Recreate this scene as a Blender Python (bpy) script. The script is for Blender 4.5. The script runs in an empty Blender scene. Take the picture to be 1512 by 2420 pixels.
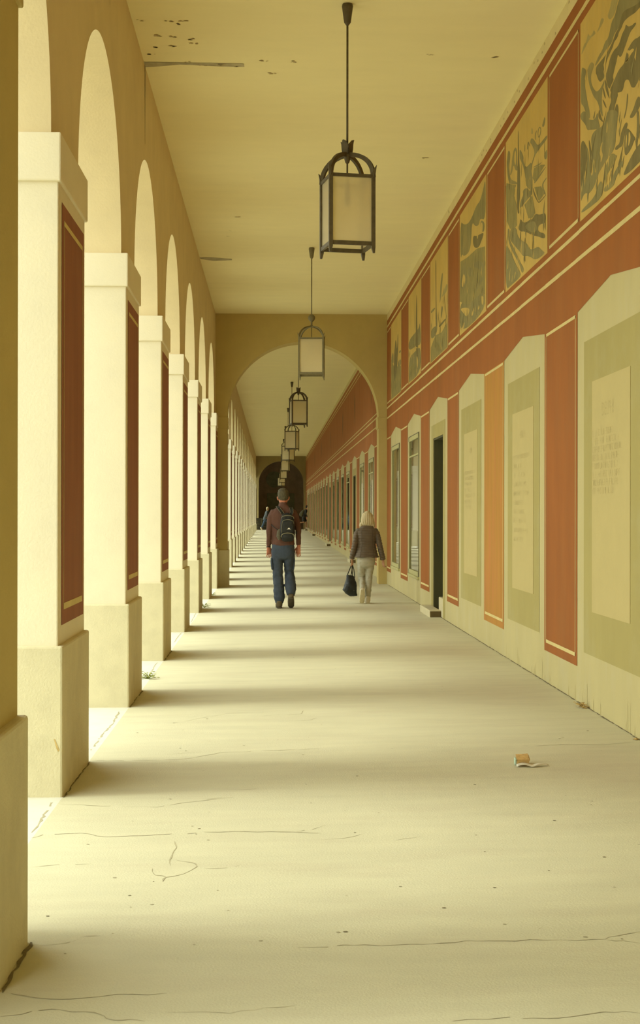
import bpy, bmesh, math, random
from mathutils import Vector, Matrix
from math import sin, cos, pi, radians, sqrt, atan2

SC = bpy.context.scene
COL = SC.collection
RNG = random.Random(7)

# ------------------------------------------------------------ dimensions (m)
XR = 2.365          # right wall face
XPL = -1.112        # pillar plinth face
XSH = -1.14         # pillar shaft face
XSP = -1.18         # wall above the arches
XOUT = -1.86        # outside face of the arcade
ZC = 5.576          # ceiling
P = 3.595           # bay length
Y0 = 7.785          # near corner of the first full pillar
LP = 1.12           # pillar length along the walk
ZPL, ZIMP0, ZIMP1 = 0.745, 3.215, 3.475
YMID = 30.15        # middle cross wall
YFAR = 104.5        # far cross wall


def fz(x, y):
    return .01623 * (x - XR) + .0045 * min(max(0., y - 31.), 73.)


# ------------------------------------------------------------ mesh helpers
class MB:
    def __init__(s):
        s.v, s.f, s.m, s.sm = [], [], [], []

    def face(s, pts, m=0, sm=False):
        b = len(s.v)
        s.v.extend([tuple(p) for p in pts])
        s.f.append(tuple(range(b, b + len(pts))))
        s.m.append(m)
        s.sm.append(sm)

    def idx(s, verts, faces, m=0, sm=False):
        b = len(s.v)
        s.v.extend([tuple(p) for p in verts])
        for f in faces:
            s.f.append(tuple(b + i for i in f))
            s.m.append(m)
            s.sm.append(sm)

    def box(s, x0, x1, y0, y1, z0, z1, m=0):
        v = [(x0, y0, z0), (x1, y0, z0), (x1, y1, z0), (x0, y1, z0),
             (x0, y0, z1), (x1, y0, z1), (x1, y1, z1), (x0, y1, z1)]
        s.idx(v, [(0, 3, 2, 1), (4, 5, 6, 7), (0, 1, 5, 4), (1, 2, 6, 5), (2, 3, 7, 6), (3, 0, 4, 7)], m)

    def loft(s, rings, m=0, sm=True, caps=True):
        n = len(rings[0])
        b = len(s.v)
        for r in rings:
            s.v.extend([tuple(p) for p in r])
        for i in range(len(rings) - 1):
            for j in range(n):
                a, c = b + i * n + j, b + i * n + (j + 1) % n
                s.f.append((a, c, c + n, a + n))
                s.m.append(m)
                s.sm.append(sm)
        if caps:
            s.f.append(tuple(b + j for j in reversed(range(n))))
            s.f.append(tuple(b + (len(rings) - 1) * n + j for j in range(n)))
            s.m += [m, m]
            s.sm += [False, False]

    def lathe(s, prof, n=16, m=0, c=(0, 0, 0)):
        s.loft([[(c[0] + r * cos(2 * pi * j / n), c[1] + r * sin(2 * pi * j / n), c[2] + z) for j in range(n)]
                for r, z in prof], m)

    def tube(s, pts, r, n=8, m=0):
        rings = []
        pts = [Vector(p) for p in pts]
        rr = r if isinstance(r, (list, tuple)) else [r] * len(pts)
        ref = Vector((0, 0, 1))
        for i, p in enumerate(pts):
            t = (pts[min(i + 1, len(pts) - 1)] - pts[max(i - 1, 0)]).normalized()
            if abs(t.dot(ref)) > .95:
                a = t.cross(Vector((0, 1, 0))).normalized()
            else:
                a = t.cross(ref).normalized()
            bb = t.cross(a)
            rings.append([p + (a * cos(2 * pi * j / n) + bb * sin(2 * pi * j / n)) * rr[i] for j in range(n)])
        s.loft(rings, m)

    def bar(s, pts, w, h, m=0, up=(0, 0, 1)):
        """rectangular section swept along pts; w across, h along 'up-ish' normal"""
        pts = [Vector(p) for p in pts]
        up = Vector(up)
        rings = []
        for i, p in enumerate(pts):
            t = (pts[min(i + 1, len(pts) - 1)] - pts[max(i - 1, 0)]).normalized()
            a = t.cross(up)
            if a.length < 1e-4:
                a = t.cross(Vector((0, 1, 0)))
            a.normalize()
            b = a.cross(t).normalized()
            rings.append([p + a * (w / 2 * q) + b * (h / 2 * k) for q, k in ((-1, -1), (1, -1), (1, 1), (-1, 1))])
        s.loft(rings, m, sm=False)

    def build(s, name, mats, parent=None, smooth=False, bevel=0, recalc=True):
        me = bpy.data.meshes.new(name)
        me.from_pydata(s.v, [], s.f)
        if not isinstance(mats, (list, tuple)):
            mats = [mats]
        for mt in mats:
            me.materials.append(mt)
        for p, mi, sm in zip(me.polygons, s.m, s.sm):
            p.material_index = mi
            p.use_smooth = sm or smooth
        if recalc:
            bm = bmesh.new()
            bm.from_mesh(me)
            bmesh.ops.recalc_face_normals(bm, faces=bm.faces)
            bm.to_mesh(me)
            bm.free()
        me.update()
        o = bpy.data.objects.new(name, me)
        COL.objects.link(o)
        if parent:
            o.parent = parent
        if bevel:
            bv = o.modifiers.new('Bevel', 'BEVEL')
            bv.width = bevel
            bv.segments = 2
            bv.limit_method = 'ANGLE'
        return o


def thing(name, label, cat, loc=(0, 0, 0), rz=0, group=None):
    o = bpy.data.objects.new(name, None)
    COL.objects.link(o)
    o.empty_display_size = .2
    o.location = loc
    o.rotation_euler = (0, 0, rz)
    tag(o, label, cat, group)
    return o


def tag(o, label, cat, group=None):
    o['label'] = label
    o['category'] = cat
    if group:
        o['group'] = group
    return o


def struct(o):
    o['kind'] = 'structure'
    return o


KIDS = {}


def copy_tree(o, parent=None):
    c = o.copy()
    COL.objects.link(c)
    if parent:
        c.parent = parent
    for ch in list(o.children):
        copy_tree(ch, c)
    return c


ORD = ['zeroth', 'first', 'second', 'third', 'fourth', 'fifth', 'sixth', 'seventh', 'eighth', 'ninth', 'tenth', 'eleventh',
       'twelfth', 'thirteenth', 'fourteenth', 'fifteenth', 'sixteenth', 'seventeenth', 'eighteenth', 'nineteenth', 'twentieth']


# ------------------------------------------------------------ materials
def mat(name, col, rough=.8, var=.08, scale=6., stretch=(1, 1, 1), bump=0., bscale=90., spec=.3, metal=0.,
        col2=None, fac2=.0, sc2=1.5, st2=(1, 1, 1), detail=4.):
    m = bpy.data.materials.new(name)
    m.use_nodes = True
    nt = m.node_tree
    N, L = nt.nodes, nt.links
    b = N['Principled BSDF']
    b.inputs['Roughness'].default_value = rough
    b.inputs['Metallic'].default_value = metal
    b.inputs['Specular IOR Level'].default_value = spec
    tc = N.new('ShaderNodeTexCoord')
    mp = N.new('ShaderNodeMapping')
    mp.inputs['Scale'].default_value = stretch
    L.new(tc.outputs['Object'], mp.inputs['Vector'])
    nz = N.new('ShaderNodeTexNoise')
    nz.inputs['Scale'].default_value = scale
    nz.inputs['Detail'].default_value = detail
    nz.inputs['Roughness'].default_value = .6
    L.new(mp.outputs['Vector'], nz.inputs['Vector'])
    mx = N.new('ShaderNodeMix')
    mx.data_type = 'RGBA'
    mx.inputs['A'].default_value = (*[c * (1 - var) for c in col], 1)
    mx.inputs['B'].default_value = (*[min(1, c * (1 + var)) for c in col], 1)
    cr = N.new('ShaderNodeMapRange')
    cr.inputs['From Min'].default_value = .25
    cr.inputs['From Max'].default_value = .75
    L.new(nz.outputs['Fac'], cr.inputs['Value'])
    L.new(cr.outputs['Result'], mx.inputs['Factor'])
    out = mx.outputs['Result']
    if col2:
        mp2 = N.new('ShaderNodeMapping')
        mp2.inputs['Scale'].default_value = st2
        L.new(tc.outputs['Object'], mp2.inputs['Vector'])
        n2 = N.new('ShaderNodeTexNoise')
        n2.inputs['Scale'].default_value = sc2
        n2.inputs['Detail'].default_value = 6
        n2.inputs['Roughness'].default_value = .65
        L.new(mp2.outputs['Vector'], n2.inputs['Vector'])
        r2 = N.new('ShaderNodeMapRange')
        r2.inputs['From Min'].default_value = .5
        r2.inputs['From Max'].default_value = .72
        r2.inputs['To Max'].default_value = fac2
        L.new(n2.outputs['Fac'], r2.inputs['Value'])
        m2 = N.new('ShaderNodeMix')
        m2.data_type = 'RGBA'
        L.new(r2.outputs['Result'], m2.inputs['Factor'])
        L.new(out, m2.inputs['A'])
        m2.inputs['B'].default_value = (*col2, 1)
        out = m2.outputs['Result']
    L.new(out, b.inputs['Base Color'])
    if bump:
        nb = N.new('ShaderNodeTexNoise')
        nb.inputs['Scale'].default_value = bscale
        nb.inputs['Detail'].default_value = 3
        L.new(tc.outputs['Object'], nb.inputs['Vector'])
        bp = N.new('ShaderNodeBump')
        bp.inputs['Strength'].default_value = bump
        bp.inputs['Distance'].default_value = .02
        L.new(nb.outputs['Fac'], bp.inputs['Height'])
        L.new(bp.outputs['Normal'], b.inputs['Normal'])
    return m


def glass_mat(name, col, rough=.02):
    m = mat(name, col, rough=rough, var=.03, spec=.9)
    m.node_tree.nodes['Principled BSDF'].inputs['Transmission Weight'].default_value = .75
    m.node_tree.nodes['Principled BSDF'].inputs['IOR'].default_value = 1.9
    return m


def frosted_mat(name, col):
    m = bpy.data.materials.new(name)
    m.use_nodes = True
    nt = m.node_tree
    N, L = nt.nodes, nt.links
    N.remove(N['Principled BSDF'])
    out = N['Material Output']
    rf = N.new('ShaderNodeBsdfRefraction')
    rf.inputs['Roughness'].default_value = .62
    rf.inputs['IOR'].default_value = 1.12
    rf.inputs['Color'].default_value = (*col, 1)
    tr = N.new('ShaderNodeBsdfTranslucent')
    df = N.new('ShaderNodeBsdfDiffuse')
    nz = N.new('ShaderNodeTexNoise')
    nz.inputs['Scale'].default_value = 9
    tc = N.new('ShaderNodeTexCoord')
    L.new(tc.outputs['Object'], nz.inputs['Vector'])
    mx = N.new('ShaderNodeMix')
    mx.data_type = 'RGBA'
    mx.inputs['A'].default_value = (*[c * .95 for c in col], 1)
    mx.inputs['B'].default_value = (*[min(1, c * 1.05) for c in col], 1)
    L.new(nz.outputs['Fac'], mx.inputs['Factor'])
    L.new(mx.outputs['Result'], tr.inputs['Color'])
    L.new(mx.outputs['Result'], df.inputs['Color'])
    m1 = N.new('ShaderNodeMixShader')
    m1.inputs[0].default_value = .5
    L.new(tr.outputs[0], m1.inputs[1])
    L.new(df.outputs[0], m1.inputs[2])
    m2 = N.new('ShaderNodeMixShader')
    m2.inputs[0].default_value = .5
    L.new(m1.outputs[0], m2.inputs[1])
    L.new(rf.outputs[0], m2.inputs[2])
    L.new(m2.outputs[0], out.inputs['Surface'])
    return m


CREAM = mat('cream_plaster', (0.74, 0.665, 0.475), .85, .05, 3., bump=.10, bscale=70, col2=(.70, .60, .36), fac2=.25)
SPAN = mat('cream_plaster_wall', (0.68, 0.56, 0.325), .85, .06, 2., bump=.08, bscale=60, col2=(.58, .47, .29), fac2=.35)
PLINTH = mat('plinth_render', (0.63, 0.565, 0.36), .9, .07, 5., bump=.16, bscale=80, col2=(.47, .41, .26), fac2=.4, sc2=3.)
CEIL = mat('ceiling_plaster', (0.83, 0.735, 0.395), .9, .03, 1.2, (1, 3, 1), bump=.05, bscale=40)
CROSSDIM = mat('dimmed_cross_plaster', (.33, .255, .105), .9, .08, 3., bump=.08, bscale=60)  # darker copy of the cross wall plaster; far-end dimness is in the colour
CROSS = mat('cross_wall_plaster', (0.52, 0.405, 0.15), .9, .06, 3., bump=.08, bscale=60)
FLOORM = mat('floor_concrete', (0.55, 0.515, 0.35), .75, .07, 3., (.5, 1.6, 1), bump=.10, bscale=120, spec=.25,
             col2=(.47, .41, .28), fac2=.45, sc2=1.6, st2=(.6, 2.5, 1), detail=8)
THRESH = mat('threshold_stone', (.62, .60, .50), .9, .06, 8.)
ADDLAWN = mat('added_dark_lawn', (.10, .115, .04), .95, .3, 40.)  # unseen lawn added beyond the cross wall to cut bounce onto the far ceiling
ADDTREE = mat('added_tree_foliage', (0.06, 0.052, 0.022), .9, .4, 8.)  # for the unseen trees added to dim the far section
CRACK = mat('floor_crack', (0.4, 0.355, 0.225), .95, .25, 30.)
DIRT = mat('base_dirt', (0.2, 0.165, 0.09), .95, .4, 40.)
GROUND = mat('pale_gravel', (0.44, 0.42, 0.335), .95, .1, 30.)
OLIVE = mat('olive_plaster', (0.49, 0.415, 0.2), .88, .06, 2.2, (1, 1, .4), bump=.06, bscale=60,
            col2=(.50, .45, .29), fac2=.35, sc2=2.2, st2=(1, 1.6, .5))
OLIVED = mat('olive_border_paint', (0.37, 0.305, 0.108), .88, .06, 2., (1, 1, .4), col2=(.46, .42, .24), fac2=.3)
TABLET = mat('tablet_plaster', (0.485, 0.39, 0.165), .85, .04, 4., bump=.05, bscale=50)
LETTER = mat('worn_lettering', (0.44, 0.35, 0.145), .9, .2, 60.)
RED = mat('red_wall_paint', (0.305, 0.098, 0.016), .85, .12, 2.2, (1, 1.2, .35), col2=(.28, .11, .025), fac2=.6, sc2=2., st2=(1, 1, .5))
REDF = mat('weathered_red_paint', (0.37, 0.13, 0.035), .88, .16, 5., (1, 3.5, .15), col2=(.47, .215, .085), fac2=.8, sc2=4., st2=(1, 3, .12))
ORANGE = mat('orange_wall_paint', (0.42, 0.2, 0.034), .85, .1, 2.5, (1, 2, .3), col2=(.52, .17, .06), fac2=.55, sc2=1.3, st2=(1, 2, .4))
REDP = mat('pillar_red_paint', (0.3, 0.115, 0.06), .85, .12, 2.5, (1, 2.5, .4), col2=(.27, .125, .075), fac2=.5, sc2=1.6, st2=(1, 2, .5))
LINE = mat('cream_line_paint', (0.62, 0.5, 0.21), .85, .10, 5.)
BRONZE = mat('dark_bronze', (.105, .082, .042), .6, .25, 25., spec=.35)
BRONZEG = mat('pale_bronze', (.19, .165, .085), .6, .2, 20., spec=.35)
FROST = frosted_mat('frosted_glass', (.95, .90, .72))
BULB = mat('bulb_glass', (.16, .15, .10), .3, .1, 10.)
GLASS = glass_mat('window_glass', (.20, .20, .11))
FRAME = mat('window_frame_metal', (.42, .385, .16), .5, .08, 8., spec=.4)
FRAMED = mat('dark_frame_edge', (.13, .105, .05), .6, .1, 8.)
DOORM = mat('dark_door_paint', (0.035, 0.032, 0.017), .6, .15, 4., (1, 1, .3))
STONE = mat('step_stone', (.56, .49, .30), .85, .1, 8., bump=.15, bscale=60)
STEPD = mat('dark_step_riser', (0.13, 0.09, 0.035), .9, .2, 12.)
DARKW = mat('dark_hall_paint', (0.55, 0.44, 0.32), .95, .2, 2.)
DARKG = mat('dark_green_gate', (0.36, 0.39, 0.27), .8, .3, 3.)
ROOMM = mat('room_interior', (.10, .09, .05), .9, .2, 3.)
MOCH = mat('mural_ochre', (0.55, 0.375, 0.1), .9, .10, 3.5, (1, 1, .6), col2=(.46, .34, .12), fac2=.5, sc2=5.)
MOLI = mat('mural_olive', (0.245, 0.205, 0.08), .9, .22, 4., (1, 1.5, .7), col2=(.36, .275, .095), fac2=.75, sc2=2.2)
MDRK = mat('mural_dark', (0.185, 0.145, 0.052), .9, .22, 5., (1, 1.5, .6), col2=(.25, .205, .08), fac2=.6, sc2=3.)
MHAT = mat('mural_hatching', (0.25, 0.205, 0.07), .9, .15, 14., (1, 3.5, .25), col2=(.50, .37, .12), fac2=1., sc2=16., st2=(1, 3.5, .22))
CORNER = mat('corner_plaster', (.66, .555, .28), .9, .06, 4.)
STAIN = mat('rust_stain', (.50, .36, .14), .9, .3, 30.)
MSOF = mat('mural_soft_olive', (0.37, 0.295, 0.105), .9, .15, 6.)
PATCH = mat('ceiling_repair_patch', (.40, .345, .20), .9, .25, 9.)
MOULD = mat('ceiling_spot', (0.44, 0.35, 0.17), .9, .3, 30.)
LEAFG = mat('weed_leaf', (.27, .30, .06), .7, .25, 20.)
LEAFB = mat('dry_leaf', (.45, .31, .11), .8, .3, 40.)
PAPERM = mat('white_paper', (.62, .575, .44), .8, .06, 30.)
PAPERO = mat('brown_page_edges', (.55, .36, .13), .85, .3, 60., (1, 1, 6))
PAPERT = mat('turquoise_cover', (.42, .55, .42), .7, .1, 20.)
MURALS = {
 0: [
  ('s', [(11.12,4.983),(11.02,5.027),(10.96,5.011),(10.88,5.065),(10.83,5.016),(10.73,5.006),(10.69,5.023),(10.64,4.988),(10.63,4.97),(10.83,5.003),(11.12,4.968)]),
  ('s', [(10.59,4.969),(10.49,4.994),(10.45,5.027),(10.34,4.985),(10.41,4.968),(10.56,4.961)]),
  ('s', [(10.26,4.975),(10.18,4.994),(10.13,5.042),(10.02,5.061),(9.88,5.067),(9.8,5.036),(9.94,4.976),(10.02,4.911),(10.17,4.914)]),
  ('o', [(9.92,4.971),(10.02,4.895),(10.12,4.892),(10.18,4.839),(10.23,4.809),(10.33,4.816),(10.4,4.783),(10.54,4.778),(10.67,4.746),(10.6,4.734),(10.47,4.74),(10.32,4.748),(10.18,4.743),(10.11,4.74),(10.05,4.778),(9.96,4.777),(9.88,4.782),(9.74,4.772),(9.61,4.756),(9.44,4.74),(9.22,4.757),(8.99,4.794),(9.61,5.023)]),
  ('d', [(10.65,4.727),(10.44,4.717),(10.26,4.715),(10.09,4.738),(10.01,4.77),(9.91,4.775),(9.86,4.815),(9.81,4.839),(9.73,4.837),(9.5,4.781),(9.35,4.753),(9.1,4.775),(8.99,4.733),(9.22,4.707),(9.35,4.719),(9.45,4.722),(9.61,4.753),(9.73,4.768),(9.8,4.764),(9.82,4.75),(9.91,4.745),(9.94,4.721),(10.05,4.724),(10.08,4.699),(10.17,4.686),(10.26,4.666),(10.32,4.633),(10.38,4.62),(10.33,4.567),(10.41,4.566),(10.49,4.575),(10.57,4.631)]),
  ('d', [(9.71,4.737),(9.65,4.696),(9.54,4.669),(9.46,4.664),(9.42,4.643),(9.49,4.639),(9.58,4.643),(9.66,4.617),(9.73,4.59),(9.82,4.557),(9.88,4.565),(9.94,4.606),(9.95,4.584),(10.04,4.529),(10.09,4.489),(10.05,4.465),(10.12,4.453),(10.2,4.43),(10.32,4.566),(10.23,4.601),(10.17,4.652),(10.05,4.67),(9.94,4.657),(9.87,4.674),(9.81,4.706),(9.74,4.71)]),
  ('d', [(9.1,4.529),(9.35,4.529),(9.49,4.562),(9.62,4.555),(9.69,4.538),(9.73,4.508),(9.75,4.483),(9.91,4.49),(10.02,4.464),(10.09,4.444),(10.18,4.426),(10.09,4.376),(10.02,4.362),(9.92,4.336),(9.79,4.307),(9.74,4.367),(9.64,4.345),(9.59,4.303),(9.56,4.266),(9.46,4.236),(9.41,4.25),(9.35,4.247),(9.04,4.233)]),
  ('c', [(9.69,4.538),(9.65,4.544),(9.61,4.522),(9.53,4.516),(9.47,4.487),(9.58,4.491),(9.63,4.468),(9.75,4.486),(9.67,4.468),(9.62,4.503)]),
  ('o', [(10.92,4.786),(10.83,4.812),(10.75,4.804),(10.67,4.76),(10.72,4.736),(10.8,4.71),(10.76,4.635),(10.63,4.549),(10.54,4.525),(10.43,4.528),(10.33,4.553),(10.35,4.519),(10.41,4.492),(10.43,4.408),(10.38,4.283),(10.47,4.351),(10.55,4.451),(10.68,4.52),(10.76,4.584),(10.85,4.667)]),
  ('o', [(11.12,4.87),(11.06,4.856),(10.95,4.808),(10.97,4.765),(11.0,4.705),(10.95,4.63),(10.9,4.549),(10.83,4.464),(10.8,4.396),(10.92,4.428),(10.97,4.494),(11.05,4.563),(11.15,4.607)]),
  ('d', [(10.33,4.557),(10.29,4.522),(10.23,4.456),(10.17,4.356),(10.23,4.401),(10.32,4.482)]),
  ('d', [(10.38,4.518),(10.29,4.404),(10.32,4.406),(10.39,4.477)]),
  ('d', [(10.42,4.441),(10.32,4.381),(10.26,4.321),(10.33,4.354)]),
  ('d', [(10.08,4.426),(9.91,4.332),(9.98,4.295),(10.03,4.271),(10.06,4.197),(10.26,4.25),(10.2,4.309),(10.12,4.34),(10.17,4.383)]),
  ('d', [(9.96,4.278),(9.91,4.23),(9.92,4.158),(10.05,4.193),(10.03,4.251)]),
  ('d', [(9.67,4.268),(9.64,4.234),(9.67,4.163),(9.74,4.11),(9.77,4.117),(9.7,4.171)]),
  ('d', [(9.35,4.155),(9.43,4.149),(9.5,4.106),(9.62,4.083),(9.52,4.052),(9.42,4.062),(9.28,4.087)]),
  ('o', [(10.97,4.506),(10.86,4.408),(10.8,4.386),(10.66,4.347),(10.55,4.384),(10.54,4.316),(10.47,4.242),(10.57,4.256),(10.7,4.287),(10.8,4.313),(10.91,4.337),(10.97,4.399),(11.15,4.488),(11.15,4.53)]),
  ('o', [(10.24,4.305),(9.92,4.217),(9.95,4.14),(9.99,4.067),(10.0,4.007),(10.06,3.974),(10.16,3.965),(10.31,3.956),(10.41,3.94),(10.5,3.93),(10.57,3.906),(10.66,3.86),(10.84,3.842),(10.98,3.883),(11.09,3.865),(11.15,3.838),(11.15,4.334),(10.91,4.219),(10.85,4.143),(10.79,3.963),(10.7,3.958),(10.73,4.056),(10.76,4.181),(10.78,4.25),(10.68,4.268),(10.55,4.256),(10.44,4.237),(10.33,4.243),(10.29,4.266)]),
  ('d', [(10.54,4.333),(10.41,4.268),(10.33,4.238),(10.38,4.259),(10.47,4.338),(10.49,4.374),(10.52,4.383)]),
  ('d', [(10.85,4.26),(10.8,4.204),(10.75,4.118),(10.74,4.009),(10.79,3.963),(10.82,4.137),(10.85,4.204)]),
  ('d', [(11.15,4.296),(11.04,4.302),(10.91,4.197),(10.89,3.988),(11.05,3.97),(11.15,3.96)]),
  ('c', [(10.26,4.246),(10.23,4.189),(10.25,4.158),(10.28,4.145)]),
  ('c', [(10.38,4.124),(10.44,4.078),(10.38,4.022),(10.41,4.0),(10.46,3.981),(10.45,4.025),(10.49,4.062),(10.46,4.11)]),
  ('c', [(10.7,4.086),(10.63,4.011),(10.61,3.937),(10.68,3.994)]),
  ('d', [(9.7,4.077),(9.64,4.046),(9.75,3.999),(9.79,3.937),(9.88,3.951),(9.96,3.952),(10.02,3.97),(9.99,3.986),(9.88,3.974),(9.85,4.037),(9.77,4.065)]),
  ('d', [(9.7,4.034),(9.62,4.006),(9.54,3.959),(9.43,3.891),(9.48,3.898),(9.56,3.859),(9.74,3.844),(9.75,3.972)]),
  ('c', [(9.62,4.003),(9.56,3.937),(9.64,3.886),(9.63,3.941)]),
  ('c', [(9.68,3.998),(9.67,3.938),(9.71,3.89),(9.71,3.962)]),
  ('d', [(9.42,4.079),(9.35,4.052),(9.34,3.881),(9.43,3.891),(9.4,3.976)]),
  ('d', [(9.1,3.836),(9.34,3.836),(9.45,3.83),(9.6,3.798),(9.71,3.765),(9.79,3.731),(9.56,3.714),(9.34,3.723),(8.98,3.71)]),
  ('o', [(10.44,3.852),(10.39,3.82),(10.38,3.789),(10.44,3.725),(10.79,3.736),(11.15,3.757),(11.05,3.779),(10.79,3.776),(10.6,3.795),(10.53,3.845)]),
  ('h', [(10.13,3.968),(10.06,3.953),(9.95,3.911),(10.08,3.868),(10.22,3.855),(10.33,3.827),(10.3,3.921)]),
  ('o', [(9.82,3.844),(9.75,3.827),(9.85,3.797),(9.97,3.777),(10.03,3.739),(10.07,3.728),(10.34,3.74),(10.36,3.782),(10.16,3.772),(10.05,3.81),(9.93,3.834)]),
  ('d', [(10.31,3.956),(10.29,3.951),(10.34,3.81),(10.41,3.736),(10.44,3.739),(10.38,3.817)]),
 ],
 1: [
  ('d', [(14.02,5.15),(13.98,5.141),(13.96,4.908),(13.89,4.691),(13.89,4.504),(14.06,4.541),(14.06,4.729),(14.02,4.896)]),
  ('o', [(14.68,5.032),(14.63,5.099),(14.55,5.095),(14.47,5.048),(14.48,4.984),(14.55,4.921),(14.48,4.801),(14.35,4.746),(14.07,4.667),(14.06,4.638),(14.35,4.709),(14.58,4.77),(14.71,4.987)]),
  ('o', [(14.4,4.887),(14.36,4.969),(14.26,5.029),(14.15,5.027),(14.06,4.969),(14.08,4.86),(14.01,4.764),(14.17,4.8),(14.28,4.893),(14.35,4.823),(14.51,4.819)]),
  ('c', [(14.23,4.98),(14.15,5.002),(14.12,4.922),(14.15,4.838),(14.23,4.897)]),
  ('o', [(13.93,4.95),(13.84,4.913),(13.69,4.817),(13.72,4.784),(13.58,4.691),(13.44,4.677),(13.3,4.673),(13.22,4.625),(13.33,4.559),(13.46,4.494),(13.6,4.589),(13.66,4.682),(13.78,4.779),(13.93,4.864)]),
  ('o', [(12.51,4.724),(12.51,4.688),(12.68,4.689),(12.9,4.69),(13.09,4.688),(13.22,4.644),(13.3,4.601),(13.22,4.51),(13.22,4.357),(13.32,4.381),(13.35,4.566),(13.25,4.67),(13.09,4.707),(13.27,4.83),(13.36,4.865),(13.3,4.895),(13.17,4.851),(13.11,4.818),(12.96,4.736),(12.75,4.726)]),
  ('o', [(12.63,4.914),(12.59,4.868),(12.66,4.825),(12.77,4.859),(12.68,4.891)]),
  ('s', [(13.27,4.998),(13.17,4.903),(13.31,4.927)]),
  ('o', [(12.97,4.838),(12.96,4.881),(12.88,4.889),(12.8,4.854),(12.8,4.809),(12.91,4.786)]),
  ('c', [(12.94,4.834),(12.92,4.869),(12.88,4.878),(12.83,4.858),(12.84,4.823),(12.91,4.802)]),
  ('o', [(13.11,4.837),(13.1,4.886),(13.02,4.894),(13.01,4.88),(13.06,4.866),(13.06,4.809)]),
  ('o', [(13.52,4.844),(13.49,4.891),(13.44,4.906),(13.33,4.825),(13.38,4.838),(13.44,4.882),(13.47,4.83)]),
  ('o', [(13.66,4.86),(13.64,4.932),(13.61,4.905),(13.61,4.845)]),
  ('o', [(12.65,4.586),(12.56,4.599),(12.51,4.59),(12.52,4.522),(12.6,4.524),(12.65,4.554)]),
  ('o', [(13.19,4.604),(12.75,4.542),(12.73,4.54),(12.9,4.545),(13.16,4.589)]),
  ('h', [(13.16,4.584),(12.8,4.53),(12.6,4.483),(13.11,4.448),(13.22,4.51)]),
  ('o', [(13.16,4.46),(12.56,4.462),(12.58,4.45),(13.11,4.429)]),
  ('o', [(12.8,4.354),(12.53,4.361),(12.53,4.348),(12.74,4.336),(12.55,4.212),(12.65,4.234)]),
  ('h', [(13.6,4.584),(13.35,4.527),(13.35,4.43),(13.55,4.513)]),
  ('h', [(14.71,4.8),(14.35,4.704),(14.1,4.643),(14.38,4.612),(14.71,4.683)]),
  ('h', [(14.75,4.783),(14.17,4.62),(14.23,4.566),(14.09,4.449),(14.06,4.244),(14.2,4.243),(14.49,4.296),(14.68,4.416)]),
  ('d', [(14.07,4.626),(13.89,4.586),(13.89,4.492),(13.97,4.387),(13.92,4.329),(14.03,4.352),(14.09,4.487)]),
  ('o', [(13.75,4.509),(13.54,4.498),(13.28,4.391),(13.21,4.365),(13.54,4.374),(13.83,4.368),(13.92,4.385),(13.86,4.439),(13.7,4.46)]),
  ('d', [(13.21,4.432),(13.13,4.362),(12.94,4.236),(12.87,4.217),(12.56,4.218),(12.56,4.208),(12.87,4.206),(12.96,4.233),(13.18,4.356)]),
  ('h', [(13.13,4.407),(12.8,4.34),(12.63,4.24),(12.87,4.226),(12.94,4.25)]),
  ('h', [(13.65,4.356),(13.23,4.353),(13.08,4.166),(13.21,4.147),(13.43,4.184)]),
  ('d', [(13.92,4.225),(13.86,4.271),(13.75,4.211),(13.54,4.169),(13.38,4.16),(13.21,4.134),(13.08,4.157),(12.84,4.095),(12.57,4.066),(12.57,3.968),(12.82,4.012),(12.94,4.009),(12.94,3.966),(12.59,3.882),(12.61,3.838),(12.93,3.922),(13.23,3.991),(13.62,4.102),(13.86,4.144),(14.0,4.204)]),
  ('o', [(13.64,4.162),(13.18,4.115),(13.03,4.059),(12.98,3.988),(13.18,3.999),(13.54,4.105)]),
  ('o', [(14.46,4.3),(14.08,4.225),(14.06,4.153),(13.86,4.065),(13.51,3.972),(13.38,3.885),(13.08,3.843),(12.93,3.835),(12.75,3.765),(12.58,3.711),(13.05,3.729),(13.33,3.812),(13.51,3.853),(13.7,3.877),(13.89,3.957),(14.34,4.126),(14.49,4.193)]),
  ('o', [(14.64,4.32),(14.51,4.304),(14.51,4.186),(14.26,4.062),(14.08,3.964),(13.86,3.849),(13.64,3.748),(13.78,3.724),(13.91,3.84),(14.17,3.96),(14.43,4.094),(14.58,4.185)]),
  ('o', [(14.75,4.195),(14.58,4.121),(14.34,4.0),(14.14,3.879),(13.91,3.779),(13.83,3.714),(14.4,3.719),(14.75,3.72)]),
  ('c', [(14.64,3.915),(14.58,4.028),(14.6,3.912)]),
  ('c', [(14.55,3.782),(14.43,3.938),(14.5,3.778)]),
  ('c', [(14.38,3.746),(14.3,3.828),(14.35,3.74)]),
  ('c', [(14.25,3.73),(14.17,3.816),(14.12,3.8)]),
  ('d', [(13.62,4.047),(13.58,4.03),(13.63,3.929),(13.58,3.81),(13.64,3.821),(13.67,3.96)]),
 ],
 2: [
  ('o', [(16.15,5.206),(16.15,4.71),(16.59,4.83),(16.67,4.763),(16.98,4.806),(17.26,4.923),(17.32,4.717),(17.48,4.597),(18.02,4.639),(18.16,4.7),(18.33,4.647),(18.34,5.148),(18.03,5.035),(17.59,4.961),(17.23,4.978),(16.92,5.034),(16.59,5.023),(16.38,5.087)]),
  ('d', [(17.2,4.745),(16.85,4.671),(16.55,4.639),(16.27,4.601),(16.44,4.55),(16.73,4.504),(17.16,4.6)]),
  ('o', [(16.58,4.805),(16.21,4.705),(16.27,4.601),(16.5,4.662)]),
  ('c', [(16.53,4.768),(16.38,4.73),(16.41,4.628),(16.5,4.67)]),
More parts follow.
